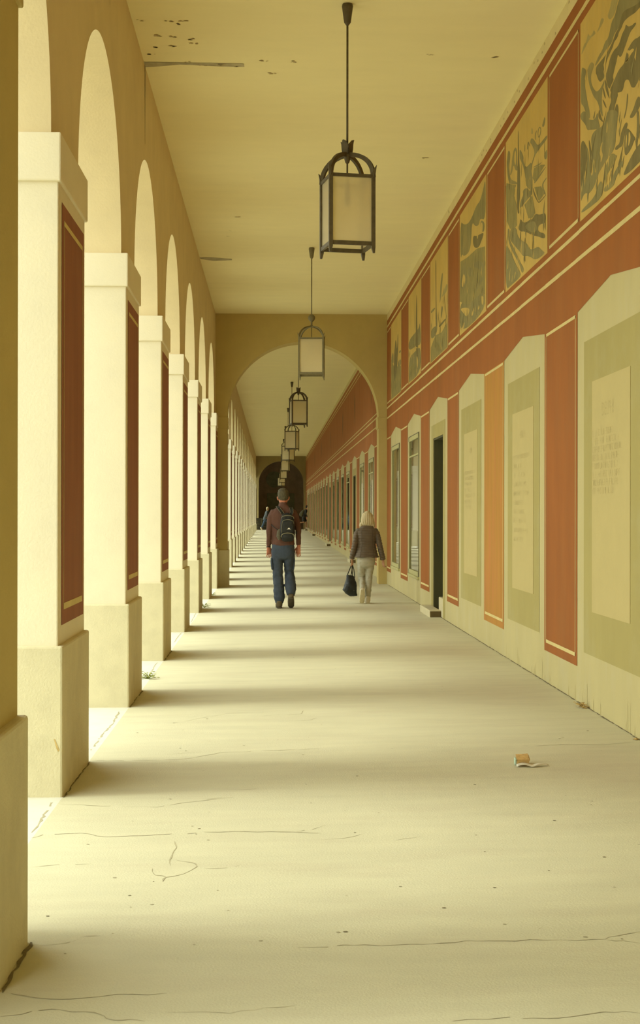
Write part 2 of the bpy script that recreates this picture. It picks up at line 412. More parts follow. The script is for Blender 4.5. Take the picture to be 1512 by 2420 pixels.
  ('c', [(16.85,4.765),(16.73,4.767),(16.76,4.611),(16.85,4.654)]),
  ('h', [(18.33,4.628),(17.68,4.569),(16.85,4.526),(16.21,4.434),(16.2,3.9),(16.55,3.952),(17.28,3.976),(17.68,3.988),(18.39,4.136)]),
  ('o', [(18.38,4.469),(18.02,4.547),(17.82,4.557),(17.75,4.402),(17.61,4.264),(18.02,4.219),(18.3,4.29)]),
  ('c', [(18.23,4.334),(18.02,4.447),(17.81,4.323),(18.09,4.257)]),
  ('o', [(17.68,4.453),(17.22,4.367),(17.22,4.297),(17.48,4.287),(17.68,4.391)]),
  ('o', [(17.04,4.396),(16.61,4.348),(16.26,4.246),(16.43,4.168),(16.73,4.284),(17.16,4.365)]),
  ('o', [(16.85,4.117),(16.26,4.123),(16.26,4.09),(16.85,4.048),(17.03,4.008)]),
  ('o', [(18.39,4.139),(17.68,3.988),(17.28,3.976),(16.55,3.952),(16.2,3.941),(16.19,3.71),(18.39,3.71)]),
  ('c', [(18.3,3.753),(17.88,3.836),(18.02,3.736)]),
  ('c', [(18.37,4.041),(17.81,3.98),(17.41,3.906),(17.68,3.836),(18.02,3.936)]),
  ('c', [(17.35,3.809),(17.03,3.896),(17.16,3.792)]),
  ('c', [(16.79,3.801),(16.67,3.86),(16.58,3.797)]),
  ('c', [(16.49,3.944),(16.26,3.86),(16.43,3.785)]),
 ],
 3: [
  ('d', [(21.13,5.176),(21.05,5.03),(21.04,4.442),(20.86,4.116),(21.15,4.163),(21.11,4.561),(21.18,5.053)]),
  ('o', [(20.31,4.822),(20.22,4.787),(20.31,4.654),(20.49,4.471),(20.63,4.416),(20.59,4.612),(20.45,4.76)]),
  ('s', [(19.7,4.588),(19.68,4.474),(20.22,4.473),(20.4,4.489),(20.04,4.56)]),
  ('o', [(21.76,4.488),(21.16,4.459),(21.25,4.429),(21.76,4.443)]),
  ('h', [(21.77,3.939),(21.15,4.043),(20.4,3.993),(19.71,4.05),(19.71,3.71),(21.77,3.71)]),
  ('o', [(21.76,4.207),(20.96,4.171),(20.86,4.094),(21.25,4.033),(21.75,4.06)]),
  ('d', [(20.22,4.64),(19.86,4.143),(19.78,4.121),(20.09,4.515)]),
  ('d', [(20.77,4.125),(19.95,4.134),(19.86,4.102),(20.22,4.096),(20.58,4.09)]),
  ('o', [(20.4,4.373),(20.22,4.326),(20.31,4.234),(20.49,4.174)]),
 ],
 4: [
  ('o', [(25.34,4.464),(24.05,4.458),(23.55,4.458),(23.43,4.539),(23.31,4.403),(23.24,4.298),(23.24,4.153),(24.04,4.222),(25.31,4.276)]),
  ('o', [(25.31,4.158),(24.04,4.148),(23.24,4.129),(23.21,3.719),(25.3,3.713)]),
  ('d', [(23.99,5.108),(23.87,4.966),(23.8,4.464),(23.64,4.079),(23.91,3.923),(24.11,4.379)]),
  ('c', [(24.3,4.277),(23.98,4.19),(23.67,4.155),(23.98,4.168)]),
  ('c', [(23.92,4.084),(23.67,3.922),(23.85,3.793)]),
  ('c', [(25.31,4.236),(24.3,4.226),(24.56,4.193),(25.31,4.184)]),
  ('h', [(25.3,4.001),(24.3,3.963),(24.29,3.711),(25.3,3.726)]),
  ('s', [(24.26,5.21),(24.17,4.512),(24.3,4.528)]),
 ],
 5: [
  ('h', [(29.05,4.527),(28.37,4.308),(26.86,4.182),(26.86,3.71),(29.04,3.732)]),
  ('o', [(27.51,4.322),(26.86,4.321),(26.86,4.182),(27.51,4.223)]),
  ('o', [(27.27,4.494),(26.87,4.477),(26.87,4.436),(27.27,4.452)]),
  ('d', [(27.52,4.934),(27.4,4.636),(27.56,4.37),(27.84,4.112),(28.36,3.971),(28.46,4.464),(28.11,4.82),(27.85,4.746),(27.72,4.529)]),
  ('o', [(29.09,4.546),(28.55,4.651),(28.45,4.391),(28.81,4.428)]),
 ],
}
CRACKS = [
 (0.016, [(-1.116,6.815),(-1.074,6.878),(-0.898,6.897),(-0.768,6.802),(-0.651,6.813),(-0.534,6.824),(-0.396,6.833),(-0.318,6.861),(-0.179,6.856),(0.1,6.819),(0.23,6.779)]),
 (0.008, [(-1.02,6.243),(-0.909,6.282),(-0.773,6.28)]),
 (0.014, [(-0.445,6.682),(-0.427,6.553),(-0.438,6.372),(-0.432,6.218)]),
 (0.012, [(-0.523,6.227),(-0.483,6.059),(-0.436,6.019),(-0.369,6.066),(-0.318,6.189),(-0.345,6.267),(-0.411,6.311)]),
 (0.02, [(-0.436,6.019),(-0.444,5.95)]),
 (0.008, [(-0.285,6.156),(-0.187,6.158),(-0.134,6.209)]),
 (0.012, [(-0.848,4.59),(-0.78,4.575),(-0.681,4.531),(-0.622,4.527),(-0.526,4.545),(-0.435,4.558),(-0.33,4.56)]),
 (0.014, [(-0.81,4.385),(-0.75,4.399),(-0.704,4.429),(-0.64,4.432),(-0.561,4.407),(-0.513,4.381),(-0.49,4.342),(-0.45,4.325),(-0.374,4.312)]),
 (0.007, [(-0.368,4.392),(-0.266,4.381),(-0.125,4.361),(-0.05,4.383),(0.001,4.401),(0.078,4.42)]),
 (0.009, [(-0.836,5.118),(-0.797,5.103),(-0.726,5.122),(-0.705,5.133)]),
 (0.007, [(-0.677,5.202),(-0.61,5.202)]),
 (0.01, [(-1.101,7.607),(-0.828,7.523),(-0.585,7.47),(-0.523,7.518),(-0.364,7.612),(-0.2,7.679)]),
 (0.011, [(0.083,5.008),(0.192,5.002),(0.248,5.021),(0.318,5.018),(0.427,5.006),(0.521,5.006),(0.584,5.014),(0.666,5.034),(0.79,5.024),(0.947,5.019),(1.151,5.012),(1.191,5.044),(1.292,5.091)]),
 (0.008, [(1.15,5.007),(1.209,4.989),(1.257,4.953)]),
 (0.009, [(0.551,6.59),(0.694,6.678)]),
 (0.009, [(0.113,6.822),(0.188,6.864),(0.256,6.957)]),
 (0.008, [(0.192,6.625),(0.318,6.659),(0.416,6.744)]),
 (0.01, [(0.469,4.246),(0.576,4.257),(0.698,4.267),(0.763,4.253),(0.835,4.247),(0.943,4.278),(1.011,4.283),(1.084,4.271)]),
 (0.012, [(-1.103,8.929),(-0.739,8.902),(-0.588,8.906),(-0.514,8.943),(-0.413,9.046),(-0.329,9.136),(-0.193,9.137),(-0.066,9.182),(0.102,9.192),(0.312,9.227)]),
 (0.009, [(-0.659,9.106),(-0.535,9.15),(-0.429,9.167)]),
 (0.009, [(-0.714,10.471),(-0.567,10.65),(-0.347,10.91),(-0.173,10.972),(-0.02,10.95)]),
 (0.01, [(-0.157,10.716),(0.003,10.793),(0.213,10.831),(0.234,11.001)]),
 (0.01, [(0.059,10.444),(0.274,10.494),(0.322,10.592)]),
 (0.01, [(-0.374,7.654),(-0.26,7.684),(-0.162,7.695)]),
 (0.01, [(-0.259,7.902),(-0.124,7.896),(-0.082,7.918)]),
 (0.012, [(-0.884,12.96),(-0.691,12.989),(-0.498,13.018)]),
 (0.03, [(-1.151,9.317),(-1.158,9.975),(-1.14,10.49),(-1.165,11.156)]),
 (0.03, [(-1.149,13.725),(-1.163,14.482),(-1.159,14.807)]),
 (0.03, [(-1.149,17.116),(-1.153,17.933),(-1.147,18.5)]),
 (0.03, [(-1.13,20.279),(-1.146,21.441),(-1.158,22.261)]),
 (0.03, [(-1.134,6.93),(-1.129,7.094),(-1.14,7.396),(-1.153,7.697)]),
 (0.014, [(-1.096,16.463),(-0.831,16.619),(-0.299,16.727)]),
 (0.012, [(1.643,9.146),(1.901,9.184),(2.043,9.138),(2.297,9.204)]),
 (0.01, [(1.331,9.161),(1.603,9.161),(1.625,9.165)]),
 (0.014, [(2.091,17.763),(2.185,17.808),(2.347,17.817)]),
 (0.012, [(0.303,16.78),(0.468,16.79),(0.652,16.797)]),
 (0.012, [(0.957,18.188),(1.13,18.281)]),
 (0.014, [(0.738,13.436),(0.817,13.58)]),
 (0.014, [(0.584,13.268),(0.655,13.325)]),
 (0.012, [(0.259,13.858),(0.418,13.853)]),
]
CEIL_PATCH = [
 [(-1.184,13.371),(-0.889,13.376),(-0.579,13.38),(-0.268,13.391),(-0.265,13.486),(-0.505,13.479),(-0.738,13.449),(-0.854,13.438),(-1.124,13.521),(-1.193,13.53)],
 [(-1.184,23.553),(-0.986,23.545),(-0.668,23.674),(-0.665,23.781),(-0.962,23.866),(-1.167,23.694)],
]
CEIL_SPOTS = [(-1.111,12.24),(-0.882,12.258),(-0.815,12.33),(-0.752,12.24),(-1.009,12.629),(-0.873,12.647),(-0.698,12.711),(-0.695,12.834),(-1.024,12.94),(-0.901,12.915),(-1.092,13.136),(-0.926,13.425),(-0.781,13.356),(-0.472,13.392),(-0.484,13.446),(-0.562,13.443),(-0.651,13.462),(-0.338,13.46),(-0.082,13.309),(0.17,13.312),(-0.005,13.672),(1.754,16.864),(-0.499,20.303),(-0.616,21.309),(-0.66,21.733),(2.003,13.121),(1.403,13.058)]
SKY, SUN, SUNANG, SUNEL, SUNAZ, EXPO = 3.4, 1.8, 16, 54, 0, .15
# ============================================================ FLOOR AND GROUND
b = MB()
xs = [XSP - .7, -1.6, XPL, -.7, -.2, .4, 1., 1.7, XR, XR + .3]
ys = [-8, -4, 0, 2, 4, 6, 8, 10, 14, 18, 22, 26, 31, 40, 50, 60, 70, 80, 90, 100, 104, 113]
for i in range(2, len(xs) - 1):
    for j in range(len(ys) - 1):
        b.face([(x, y, fz(x, y)) for x, y in ((xs[i], ys[j]), (xs[i + 1], ys[j]), (xs[i + 1], ys[j + 1]), (xs[i], ys[j + 1]))])


def ribbon(b, pts, w, m, dz=.0012):
    """irregular crack lying in the floor surface"""
    P2 = []
    for k in range(len(pts) - 1):
        (x0, y0), (x1, y1) = pts[k], pts[k + 1]
        L = sqrt((x1 - x0) ** 2 + (y1 - y0) ** 2)
        n = max(2, int(L / .05))
        for i in range(n):
            t = i / n
            j = .012 if 0 < i else 0
            P2.append((x0 + (x1 - x0) * t + RNG.uniform(-j, j) * .5, y0 + (y1 - y0) * t + RNG.uniform(-j, j)))
    P2.append(pts[-1])
    prev = None
    for k, (x, y) in enumerate(P2):
        a = P2[max(k - 1, 0)]
        c = P2[min(k + 1, len(P2) - 1)]
        d = Vector((c[0] - a[0], c[1] - a[1]))
        d.normalize()
        ww = w * RNG.uniform(.25, 1.) * .5
        if k in (0, len(P2) - 1):
            ww *= .3
        n = Vector((-d.y, d.x)) * ww
        q = ((x + n.x, y + n.y), (x - n.x, y - n.y))
        if prev and RNG.random() > .06:
            b.face([(X, Y, fz(X, Y) + dz) for X, Y in (prev[0], prev[1], q[1], q[0])], m)
        prev = q


for w, pts in CRACKS:
    ribbon(b, pts, w * .6, 1)
# dirt gap along the foot of the right wall and around the plinths
yy = 2.
pts = []
while yy < 30:
    pts.append((XR - .006, yy))
    yy += .6
ribbon(b, pts, .020, 2, .002)
for i in range(-1, 3):
    ribbon(b, [(XPL + .008, Y0 + P * i - .02), (XPL + .008, Y0 + P * i + LP)], .016, 2, .002)
ribbon(b, [(-.842, 4.6), (-.842, 5.14)], .024, 2, .002)
# small specks of grit
for k in range(150):
    x, y = RNG.uniform(-1., 2.2), 5 + 20 * RNG.random() ** 2
    r = RNG.uniform(.003, .008)
    b.face([(x + r * cos(a) * 1.2, y + r * sin(a), fz(x, y) + .0015) for a in (0, 1.2, 2.5, 3.8, 5.1)], 1 if k % 3 else 2)
struct(b.build('floor', [FLOORM, CRACK, DIRT]))

b = MB()
gx = [-70, -20, -8, -3, -1.95, XPL]
for i in range(len(gx) - 1):
    for j in range(len(ys) - 1):
        b.face([(x, y, fz(XPL, y) - (.0 if x == XPL else .002)) for x, y in
                ((gx[i], ys[j]), (gx[i + 1], ys[j]), (gx[i + 1], ys[j + 1]), (gx[i], ys[j + 1]))], 2 if i == 4 else (1 if ys[j] >= 31 and gx[i + 1] < -2.9 else 0))
b.face([(-70, -70, -.06), (XPL, -70, -.06), (XPL, -8, -.06), (-70, -8, -.06)])
b.face([(-70, 113, .27), (XPL, 113, .27), (XPL, 190, .27), (-70, 190, .27)], 1)
struct(b.build('ground', [GROUND, ADDLAWN, THRESH]))

# unseen mass of trees added outside to dim the far section
b = MB()
ny, nz = 70, 12
from mathutils import noise as _nz
G = []
for j in range(nz + 1):
    for i in range(ny + 1):
        y = 35 + 78 * i / ny
        z = 6. * j / nz
        x = -13 - 1.2 * (j / nz) ** 2 + 1.1 * _nz.noise(Vector((y * .35, z * .5, 0))) + .5 * _nz.noise(Vector((y * 1.1, z * 1.2, 3)))
        G.append((x, y, z + (.8 * _nz.noise(Vector((y * .3, 0, 5))) if j == nz else 0)))
b.idx(G, [(j * (ny + 1) + i, j * (ny + 1) + i + 1, (j + 1) * (ny + 1) + i + 1, (j + 1) * (ny + 1) + i) for j in range(nz) for i in range(ny)], sm=True)
b.idx([(g[0] - 5, g[1], g[2]) for g in G], [(j * (ny + 1) + i, j * (ny + 1) + i + 1, (j + 1) * (ny + 1) + i + 1, (j + 1) * (ny + 1) + i) for j in range(nz) for i in range(ny)], sm=True)
tl = G[nz * (ny + 1):]
for i in range(ny):
    b.face([tl[i], tl[i + 1], (tl[i + 1][0] - 5, tl[i + 1][1], tl[i + 1][2]), (tl[i][0] - 5, tl[i][1], tl[i][2])], sm=True)
o = b.build('added_treeline', ADDTREE)
o['kind'] = 'stuff'

# ============================================================ CEILING
b = MB()
b.box(XOUT, XR + .4, -2.3, 113, ZC, ZC + .25)
for poly in CEIL_PATCH:
    b.face([(x, y, ZC - .003) for x, y in poly], 1)
for x, y in CEIL_SPOTS:
    for k in range(4):
        r = RNG.uniform(.004, .014)
        x1, y1 = x + RNG.uniform(-.03, .03), y + RNG.uniform(-.02, .02)
        b.face([(x1 + r * 1.8 * cos(a), y1 + r * sin(a), ZC - .0045) for a in (0, 1.1, 2.3, 3.5, 4.9)], 2)
struct(b.build('ceiling', [CEIL, PATCH, MOULD]))


# ============================================================ ARCADE WALL ABOVE THE PILLARS
def arcade(name, starts, yend0, yend1, mats):
    """starts: near corners of the pillars. Wall between yend0 and yend1 from ZIMP1 to the ceiling."""
    b = MB()
    ztop = ZC + .02
    r = (P - LP) / 2 + .02
    cur = yend0
    NS = 40

    def slab(ya, yb, za_, zb_):
        # vertical strip ya..yb with bottom za_ at ya, zb_ at yb
        for X in (XSP, XOUT):
            b.face([(X, ya, za_), (X, yb, zb_), (X, yb, ztop), (X, ya, ztop)])
    for s0 in starts:
        yc = s0 + LP + (P - LP) / 2
        if yc - r < cur - .01 or yc + r > yend1 + .01:
            continue
        slab(cur, yc - r, ZIMP1, ZIMP1)
        b.face([(XSP, cur, ZIMP1), (XOUT, cur, ZIMP1), (XOUT, yc - r, ZIMP1), (XSP, yc - r, ZIMP1)])
        pr = None
        for k in range(NS + 1):
            a = pi - pi * k / NS
            q = (yc + r * cos(a), ZIMP1 + r * sin(a))
            if pr:
                slab(pr[0], q[0], pr[1], q[1])
                b.face([(XSP, pr[0], pr[1]), (XOUT, pr[0], pr[1]), (XOUT, q[0], q[1]), (XSP, q[0], q[1])], 0)
            pr = q
        cur = yc + r
    slab(cur, yend1, ZIMP1, ZIMP1)
    b.face([(XSP, cur, ZIMP1), (XOUT, cur, ZIMP1), (XOUT, yend1, ZIMP1), (XSP, yend1, ZIMP1)])
    return b


near = [Y0 + P * i for i in range(-2, 7)]
far = [39.85 + P * k for k in range(-2, 18)]
b = arcade('wall_left', near, -2, YMID + .3, None)
# hairline streaks running down from the ceiling
for y, z0, z1, w in ((13.46, 5.58, 4.85, .045), (10.55, 5.58, 5.12, .05), (23.7, 5.5, 4.9, .03), (25.9, 5.3, 4.8, .025)):
    b.face([(XSP + .003, y, z0), (XSP + .003, y + w, z0), (XSP + .003, y + w * .6, z1), (XSP + .003, y + w * .3, z1)], 1)
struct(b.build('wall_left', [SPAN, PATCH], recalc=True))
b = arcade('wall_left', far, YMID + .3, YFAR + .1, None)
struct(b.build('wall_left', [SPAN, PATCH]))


# ============================================================ PILLARS
def make_pillar():
    t = thing('pillar', 'x', 'pillar', (0, 0, 0), group='pillars of the arcade')
    t['kind'] = 'thing'
    b = MB()
    b.box(XOUT - .03, XPL, 0, LP, -.12, ZPL)
    b.build('plinth', PLINTH, t, bevel=.012)
    b = MB()
    b.box(XOUT, XSH, .02, LP - .02, ZPL - .01, ZIMP0 + .01)
    b.build('shaft', CREAM, t, bevel=.008)
    b = MB()
    b.box(XOUT - .03, XSH + .016, -.004, LP + .004, ZIMP0, ZIMP1)
    b.build('impost', CREAM, t, bevel=.01)
    b = MB()
    y0, y1, z0, z1 = .135, LP - .075, .846, 3.13
    x = XSH + .002
    b.face([(x, y0, z0), (x, y1, z0), (x, y1, z1), (x, y0, z1)])
    pn = b.build('painted_panel', REDP, t)
    pn['label'] = 'dark red painted panel with a cream outline'
    b = MB()
    x += .0015
    a0, a1, c0, c1 = y0 + .07, y1 - .06, z0 + .08, z1 - .085

    def rect(ya, yb, za, zb):
        b.face([(x, ya, za), (x, yb, za), (x, yb, zb), (x, ya, zb)])
    rect(a0, a1, c0, c0 + .035)
    rect(a0, a1, c1 - .028, c1)
    rect(a0, a0 + .012, c0, c1)
    rect(a1 - .012, a1, c0, c1)
    b.build('border_line', LINE, pn)
    return t


proto = None
for k, y in enumerate(near):
    if y < 3:
        continue
    if proto is None:
        proto = o = make_pillar()
    else:
        o = copy_tree(proto)
    o.location = (0, y, 0)
    if y < 5:
        o['label'] = 'pillar at the left picture edge, joined to the near cross wall'
    elif k == len(near) - 1:
        o['label'] = 'last pillar of the front arcade, touching the arched cross wall'
    else:
        i = round((y - Y0) / P) + 1
        if i == 1:
            st = MB()
            st.face([(-1.158, -.0015, .255), (-1.150, -.0015, .25), (-1.136, -.0015, .215), (-1.128, -.0015, .195), (-1.134, -.0015, .185), (-1.143, -.0015, .20)])
            st.build('rust_stain', STAIN, o)
        o['label'] = 'cream pillar with dark red panel, %s full pillar of the front arcade' % ORD[i]
for k, y in enumerate(far):
    if y < YMID + 1:
        continue
    o = copy_tree(proto)
    o.location = (0, y, 0)
    if k < 2:
        o['label'] = ('pillar right behind the arched cross wall, covered by it', 'pillar partly covered by the left jamb of the arched cross wall')[k]
    else:
        o['label'] = 'cream pillar seen through the arch, %s clear one counted from its left jamb' % ORD[k - 1]
    o['group'] = 'pillars beyond the cross wall'


# ============================================================ CROSS WALLS WITH ARCHES
def cross_wall(name, y, th, xl, xr_, zs, m, lplinth=True, hole=True):
    xc, r = (xl + xr_) / 2, (xr_ - xl) / 2
    b = MB()
    x0, x1, zt = XSH - .001, XR + .05, ZC + .01
    NS = 48

    def strip(xa, xb, za, zb):
        for Y in (y, y + th):
            b.face([(xa, Y, za), (xb, Y, zb), (xb, Y, zt), (xa, Y, zt)])
    strip(x0, xl, -.1, -.1)
    strip(xr_, x1, -.1, -.1)
    b.box(XSP - .01, XSH - .001, y, y + th, ZIMP1, zt)
    pr = (xl, -.1)
    seq = [(xl, zs)] + [(xc - r * cos(pi * k / NS), zs + r * sin(pi * k / NS)) for k in range(1, NS)] + [(xr_, zs), (xr_, -.1)]
    for q in seq:
        if abs(q[0] - pr[0]) > 1e-5:
            strip(pr[0], q[0], pr[1], q[1])
        b.face([(pr[0], y, pr[1]), (pr[0], y + th, pr[1]), (q[0], y + th, q[1]), (q[0], y, q[1])])
        pr = q
    w = struct(b.build(name, m))
    for side, xa, xb in ((0, XSH + .014, xl + .016), (1, xr_ - .02, XR - .002)):
        b = MB()
        b.box(xa, xb, y - .014, y + th + .014, ZIMP0 + (.0 if side == 0 else .0), zs + .01)
        b.build('impost', m, w, bevel=.006)
    if lplinth:
        b = MB()
        b.box(XPL - .002, xl + .034, y - .03, y + th + .03, -.12, .70 if y > 10 else .745)
        b.build('plinth', PLINTH, w, bevel=.012)
    return w


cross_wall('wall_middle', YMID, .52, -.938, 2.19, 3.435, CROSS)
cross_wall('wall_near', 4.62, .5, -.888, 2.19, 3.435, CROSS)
cross_wall('wall_far', YFAR, .6, -1.0, 2.22, 3.6, CROSSDIM, lplinth=False)
# unseen wall and arcade fill added behind the viewpoint to darken the near pier
b = MB()
b.box(XOUT, XR + .4, -2.3, -2, -.2, ZC)
b.box(XOUT, XSH, -2, Y0 - 2 * P + .02, -.2, ZIMP1)
struct(b.build('wall_rear_blocker', SPAN))
# unlit hall past the far cross wall
b = MB()
b.box(XSP - .6, XSP - .02, YFAR + .61, 112, .1, ZC)
b.box(XR + .02, XR + .5, YFAR + .61, 112, .1, ZC)
b.box(XSP - .6, XR + .5, 112, 112.4, .1, ZC)
b.box(XSP - .02, XR + .02, YFAR + .62, 112, ZC - .06, ZC - .01)
b.box(XSP - .02, XR + .02, YFAR + .75, 112, .25, .325)
struct(b.build('wall_back', DARKW))
d = thing('door_1', 'dark green double gate with a round fanlight at the end of the walk', 'gate', (.62, 111.97, .32))
d['kind'] = 'structure'
b = MB()
b.box(-1.05, -.01, -.06, 0, 0, 2.7)
b.build('door_leaf', DARKG, d, bevel=.02)
b = MB()
b.box(.01, 1.05, -.06, 0, 0, 2.7)
b.build('door_leaf', DARKG, d, bevel=.02)
b = MB()
ring = [(.62 * cos(2 * pi * k / 24) - .5, sin(2 * pi * k / 24) * .62 + 3.75) for k in range(24)]
b.loft([[(x, -.06, z) for x, z in ring], [(x, 0, z) for x, z in ring]], sm=False)
b.build('fanlight', DARKG, d)
# ============================================================ RIGHT WALL
CB = [10.15, 13.74, 17.37, 20.83, 24.37, 28.0]          # bay centres before the cross wall
CF = [35.0 + P * k for k in range(-1, 19)]              # beyond it
FD = {42.19: 0}
near_kind = ['tablet', 'tablet', 'tablet', 'door', 'window', 'window']
far_kind = ['window'] * len(CF)
for k in (3, 8, 14, 19):
    if k < len(far_kind):
        far_kind[k] = 'door'
BAYS = [(c, k, False) for c, k in zip(CB, near_kind)] + [(c, k, True) for c, k in zip(CF, far_kind)]
TH = .34
HOLES = []
for c, k, f in BAYS:
    if k == 'window':
        HOLES.append((c - .84, c + .84, .46, 2.76))
    elif k == 'door':
        HOLES.append((c - .62, c + .62, -.05, 2.557))
b = MB()
cur = -8.
for y0, y1, z0, z1 in HOLES:
    for X in (XR, XR + TH):
        b.face([(X, cur, -.2), (X, y0, -.2), (X, y0, ZC), (X, cur, ZC)])
        b.face([(X, y0, z1), (X, y1, z1), (X, y1, ZC), (X, y0, ZC)])
        if z0 > 0:
            b.face([(X, y0, -.2), (X, y1, -.2), (X, y1, z0), (X, y0, z0)])
    b.face([(XR, y0, z0), (XR + TH, y0, z0), (XR + TH, y0, z1), (XR, y0, z1)])
    b.face([(XR, y1, z0), (XR + TH, y1, z0), (XR + TH, y1, z1), (XR, y1, z1)])
    b.face([(XR, y0, z1), (XR + TH, y0, z1), (XR + TH, y1, z1), (XR, y1, z1)])
    b.face([(XR, y0, z0), (XR + TH, y0, z0), (XR + TH, y1, z0), (XR, y1, z0)])
    cur = y1
for X in (XR, XR + TH):
    b.face([(X, cur, -.2), (X, 113, -.2), (X, 113, ZC), (X, cur, ZC)])
# stains and flaking along the foot of the wall
for k in range(46):
    y = RNG.uniform(8.5, 19)
    h = RNG.uniform(.02, .16) * (1 if RNG.random() < .7 else 1.8)
    w = RNG.uniform(.008, .03)
    if RNG.random() < .8:
        b.face([(XR - .0012, y, 0), (XR - .0012, y + w, 0), (XR - .0012, y + w * .8, h * .4), (XR - .0012, y + w * .5, h), (XR - .0012, y + w * .2, h * .5)], 1 if RNG.random() < .82 else 2)
WR = struct(b.build('wall_right', [OLIVE, mat('foot_stain', (.47, .39, .17), .9, .15, 20.), mat('flaked_plaster', (.33, .26, .12), .9, .3, 40.)]))
# closed rooms behind the windows
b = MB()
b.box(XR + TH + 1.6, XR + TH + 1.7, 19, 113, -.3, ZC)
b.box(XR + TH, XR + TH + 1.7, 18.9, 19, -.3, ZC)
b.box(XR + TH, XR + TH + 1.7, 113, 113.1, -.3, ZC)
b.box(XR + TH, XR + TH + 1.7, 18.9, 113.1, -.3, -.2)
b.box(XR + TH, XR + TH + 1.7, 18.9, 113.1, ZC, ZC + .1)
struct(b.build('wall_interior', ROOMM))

SH = 1.11
b = MB()
b.face([(XR - .002, -2, 5.444), (XR - .002, 113, 5.444), (XR - .002, 113, ZC), (XR - .002, -2, ZC)])
for k in range(26):
    y = RNG.uniform(9, 20)
    z = RNG.uniform(5.455, 5.55)
    b.face([(XR - .003, y, z), (XR - .003, y + .06, z + .006), (XR - .003, y + .05, z + .03), (XR - .003, y + .01, z + .02)], 1)
b.build('corner_strip', [CORNER, MOULD], WR)


def rectx(b, x, ya, yb, za, zb, m=0):
    b.face([(x, ya, za), (x, yb, za), (x, yb, zb), (x, ya, zb)], m)


def frieze(bays, ya, yb, m, name='painted_frieze'):
    """red band from the gables up to 5.44"""
    b = MB()
    x = XR - .002
    ys_ = [ya]
    for c in bays:
        ys_ += [c - SH, c, c + SH]
    ys_.append(yb)

    def zb(y):
        for c in bays:
            if abs(y - c) < SH - 1e-4:
                return 3.015 + .11 * (1 - abs(y - c) / SH)
        return 3.015
    for i in range(len(ys_) - 1):
        if ys_[i + 1] - ys_[i] > 1e-4:
            b.face([(x, ys_[i], zb(ys_[i])), (x, ys_[i + 1], zb(ys_[i + 1])), (x, ys_[i + 1], 5.444), (x, ys_[i], 5.444)])
    o = b.build(name, m, WR)
    o['label'] = 'red painted frieze above the gables'
    return o


FN = frieze(CB, -8, YMID - .001, RED)
FF = frieze(CF, YMID + .53, YFAR - .001, REDF)


def stripes(par, ya, yb):
    for z0, z1 in ((3.405, 3.438), (3.615, 3.648), (5.29, 5.333)):
        b = MB()
        y = ya
        while y < yb:
            y2 = min(y + RNG.uniform(.5, 1.1), yb)
            j0, j1 = RNG.uniform(-.004, .004), RNG.uniform(-.004, .004)
            rectx(b, XR - .0036, y, y2, z0 + j0 * .6, z1 + j1 * .6)
            y = y2
        b.build('stripe', LINE, par)


stripes(FN, -8, YMID - .002)
stripes(FF, YMID + .53, YFAR - .002)


def panel(ya, yb, m, par, z1=3.015, lbl=None):
    b = MB()
    rectx(b, XR - .002, ya, yb, .27, z1)
    o = b.build('painted_panel', m, par)
    if lbl:
        o['label'] = lbl
    b = MB()
    x = XR - .0036
    a, c = ya + .065, yb - .065
    rectx(b, x, a, c, .34, .369)
    rectx(b, x, a, c, 2.98, 3.006)
    rectx(b, x, a, a + .014, .34, 3.0)
    rectx(b, x, c - .014, c, .34, 3.0)
    b.build('border_line', LINE, o)
    return o


edges = [(CB[0] - P + SH, CB[0] - SH)] + [(CB[i] + SH, CB[i + 1] - SH) for i in range(len(CB) - 1)] + [(CB[-1] + SH, YMID - .01)]
for i, (a, c) in enumerate(edges):
    panel(a, c, ORANGE if i == 2 else RED, WR, lbl='orange painted panel' if i == 2 else 'red painted panel')
edges = [(YMID + .53, CF[0] - SH)] + [(CF[i] + SH, CF[i + 1] - SH) for i in range(len(CF) - 1)] + [(CF[-1] + SH, YFAR - .01)]
for a, c in edges:
    if c - a > .2:
        panel(a, c, RED, WR, lbl='red painted panel')

# ---- upper tier: cream outlines between the murals, murals themselves
ME_R = [8.95, 12.5, 16.1, 19.66, 23.2, 26.82]
ME_L = [11.16, 14.76, 18.4, 21.85, 25.36, 29.1]


def outline(ya, yb):
    b = MB()
    x = XR - .0036
    rectx(b, x, ya, yb, 3.715, 3.743)
    rectx(b, x, ya, yb, 5.183, 5.208)
    rectx(b, x, ya, ya + .012, 3.715, 5.208)
    rectx(b, x, yb - .012, yb, 3.715, 5.208)
    b.build('border_line', LINE, FN)


for i in range(5):
    outline(ME_L[i] + .07, ME_R[i + 1] - .07)
outline(29.17, YMID - .06)
outline(5.4, 8.88)
b = MB()
rectx(b, XR - .0036, YMID + .6, YFAR - .05, 3.715, 3.743)
rectx(b, XR - .0036, YMID + .6, YFAR - .05, 5.183, 5.208)
b.build('border_line', LINE, FF)
b = MB()
for y, z0, z1, w in ((35., 4.9, 3.98, .3), (42., 4.9, 3.95, .42), (49.2, 4.9, 3.98, .5), (60., 4.9, 4.1, .5), (70.9, 4.95, 4.15, .7), (82., 4.9, 4.1, .7)):
    b.face([(XR - .0034, y - w * .1, z0), (XR - .0034, y + w * .35, z0 - .2), (XR - .0034, y + w * .4, z0 - .5), (XR - .0034, y + w * .1, z1), (XR - .0034, y - w * .25, z0 - .55), (XR - .0034, y - w * .4, z0 - .2)])
b.build('rain_stain', mat('rain_stain', (.17, .10, .045), .9, .3, 6.), FF)

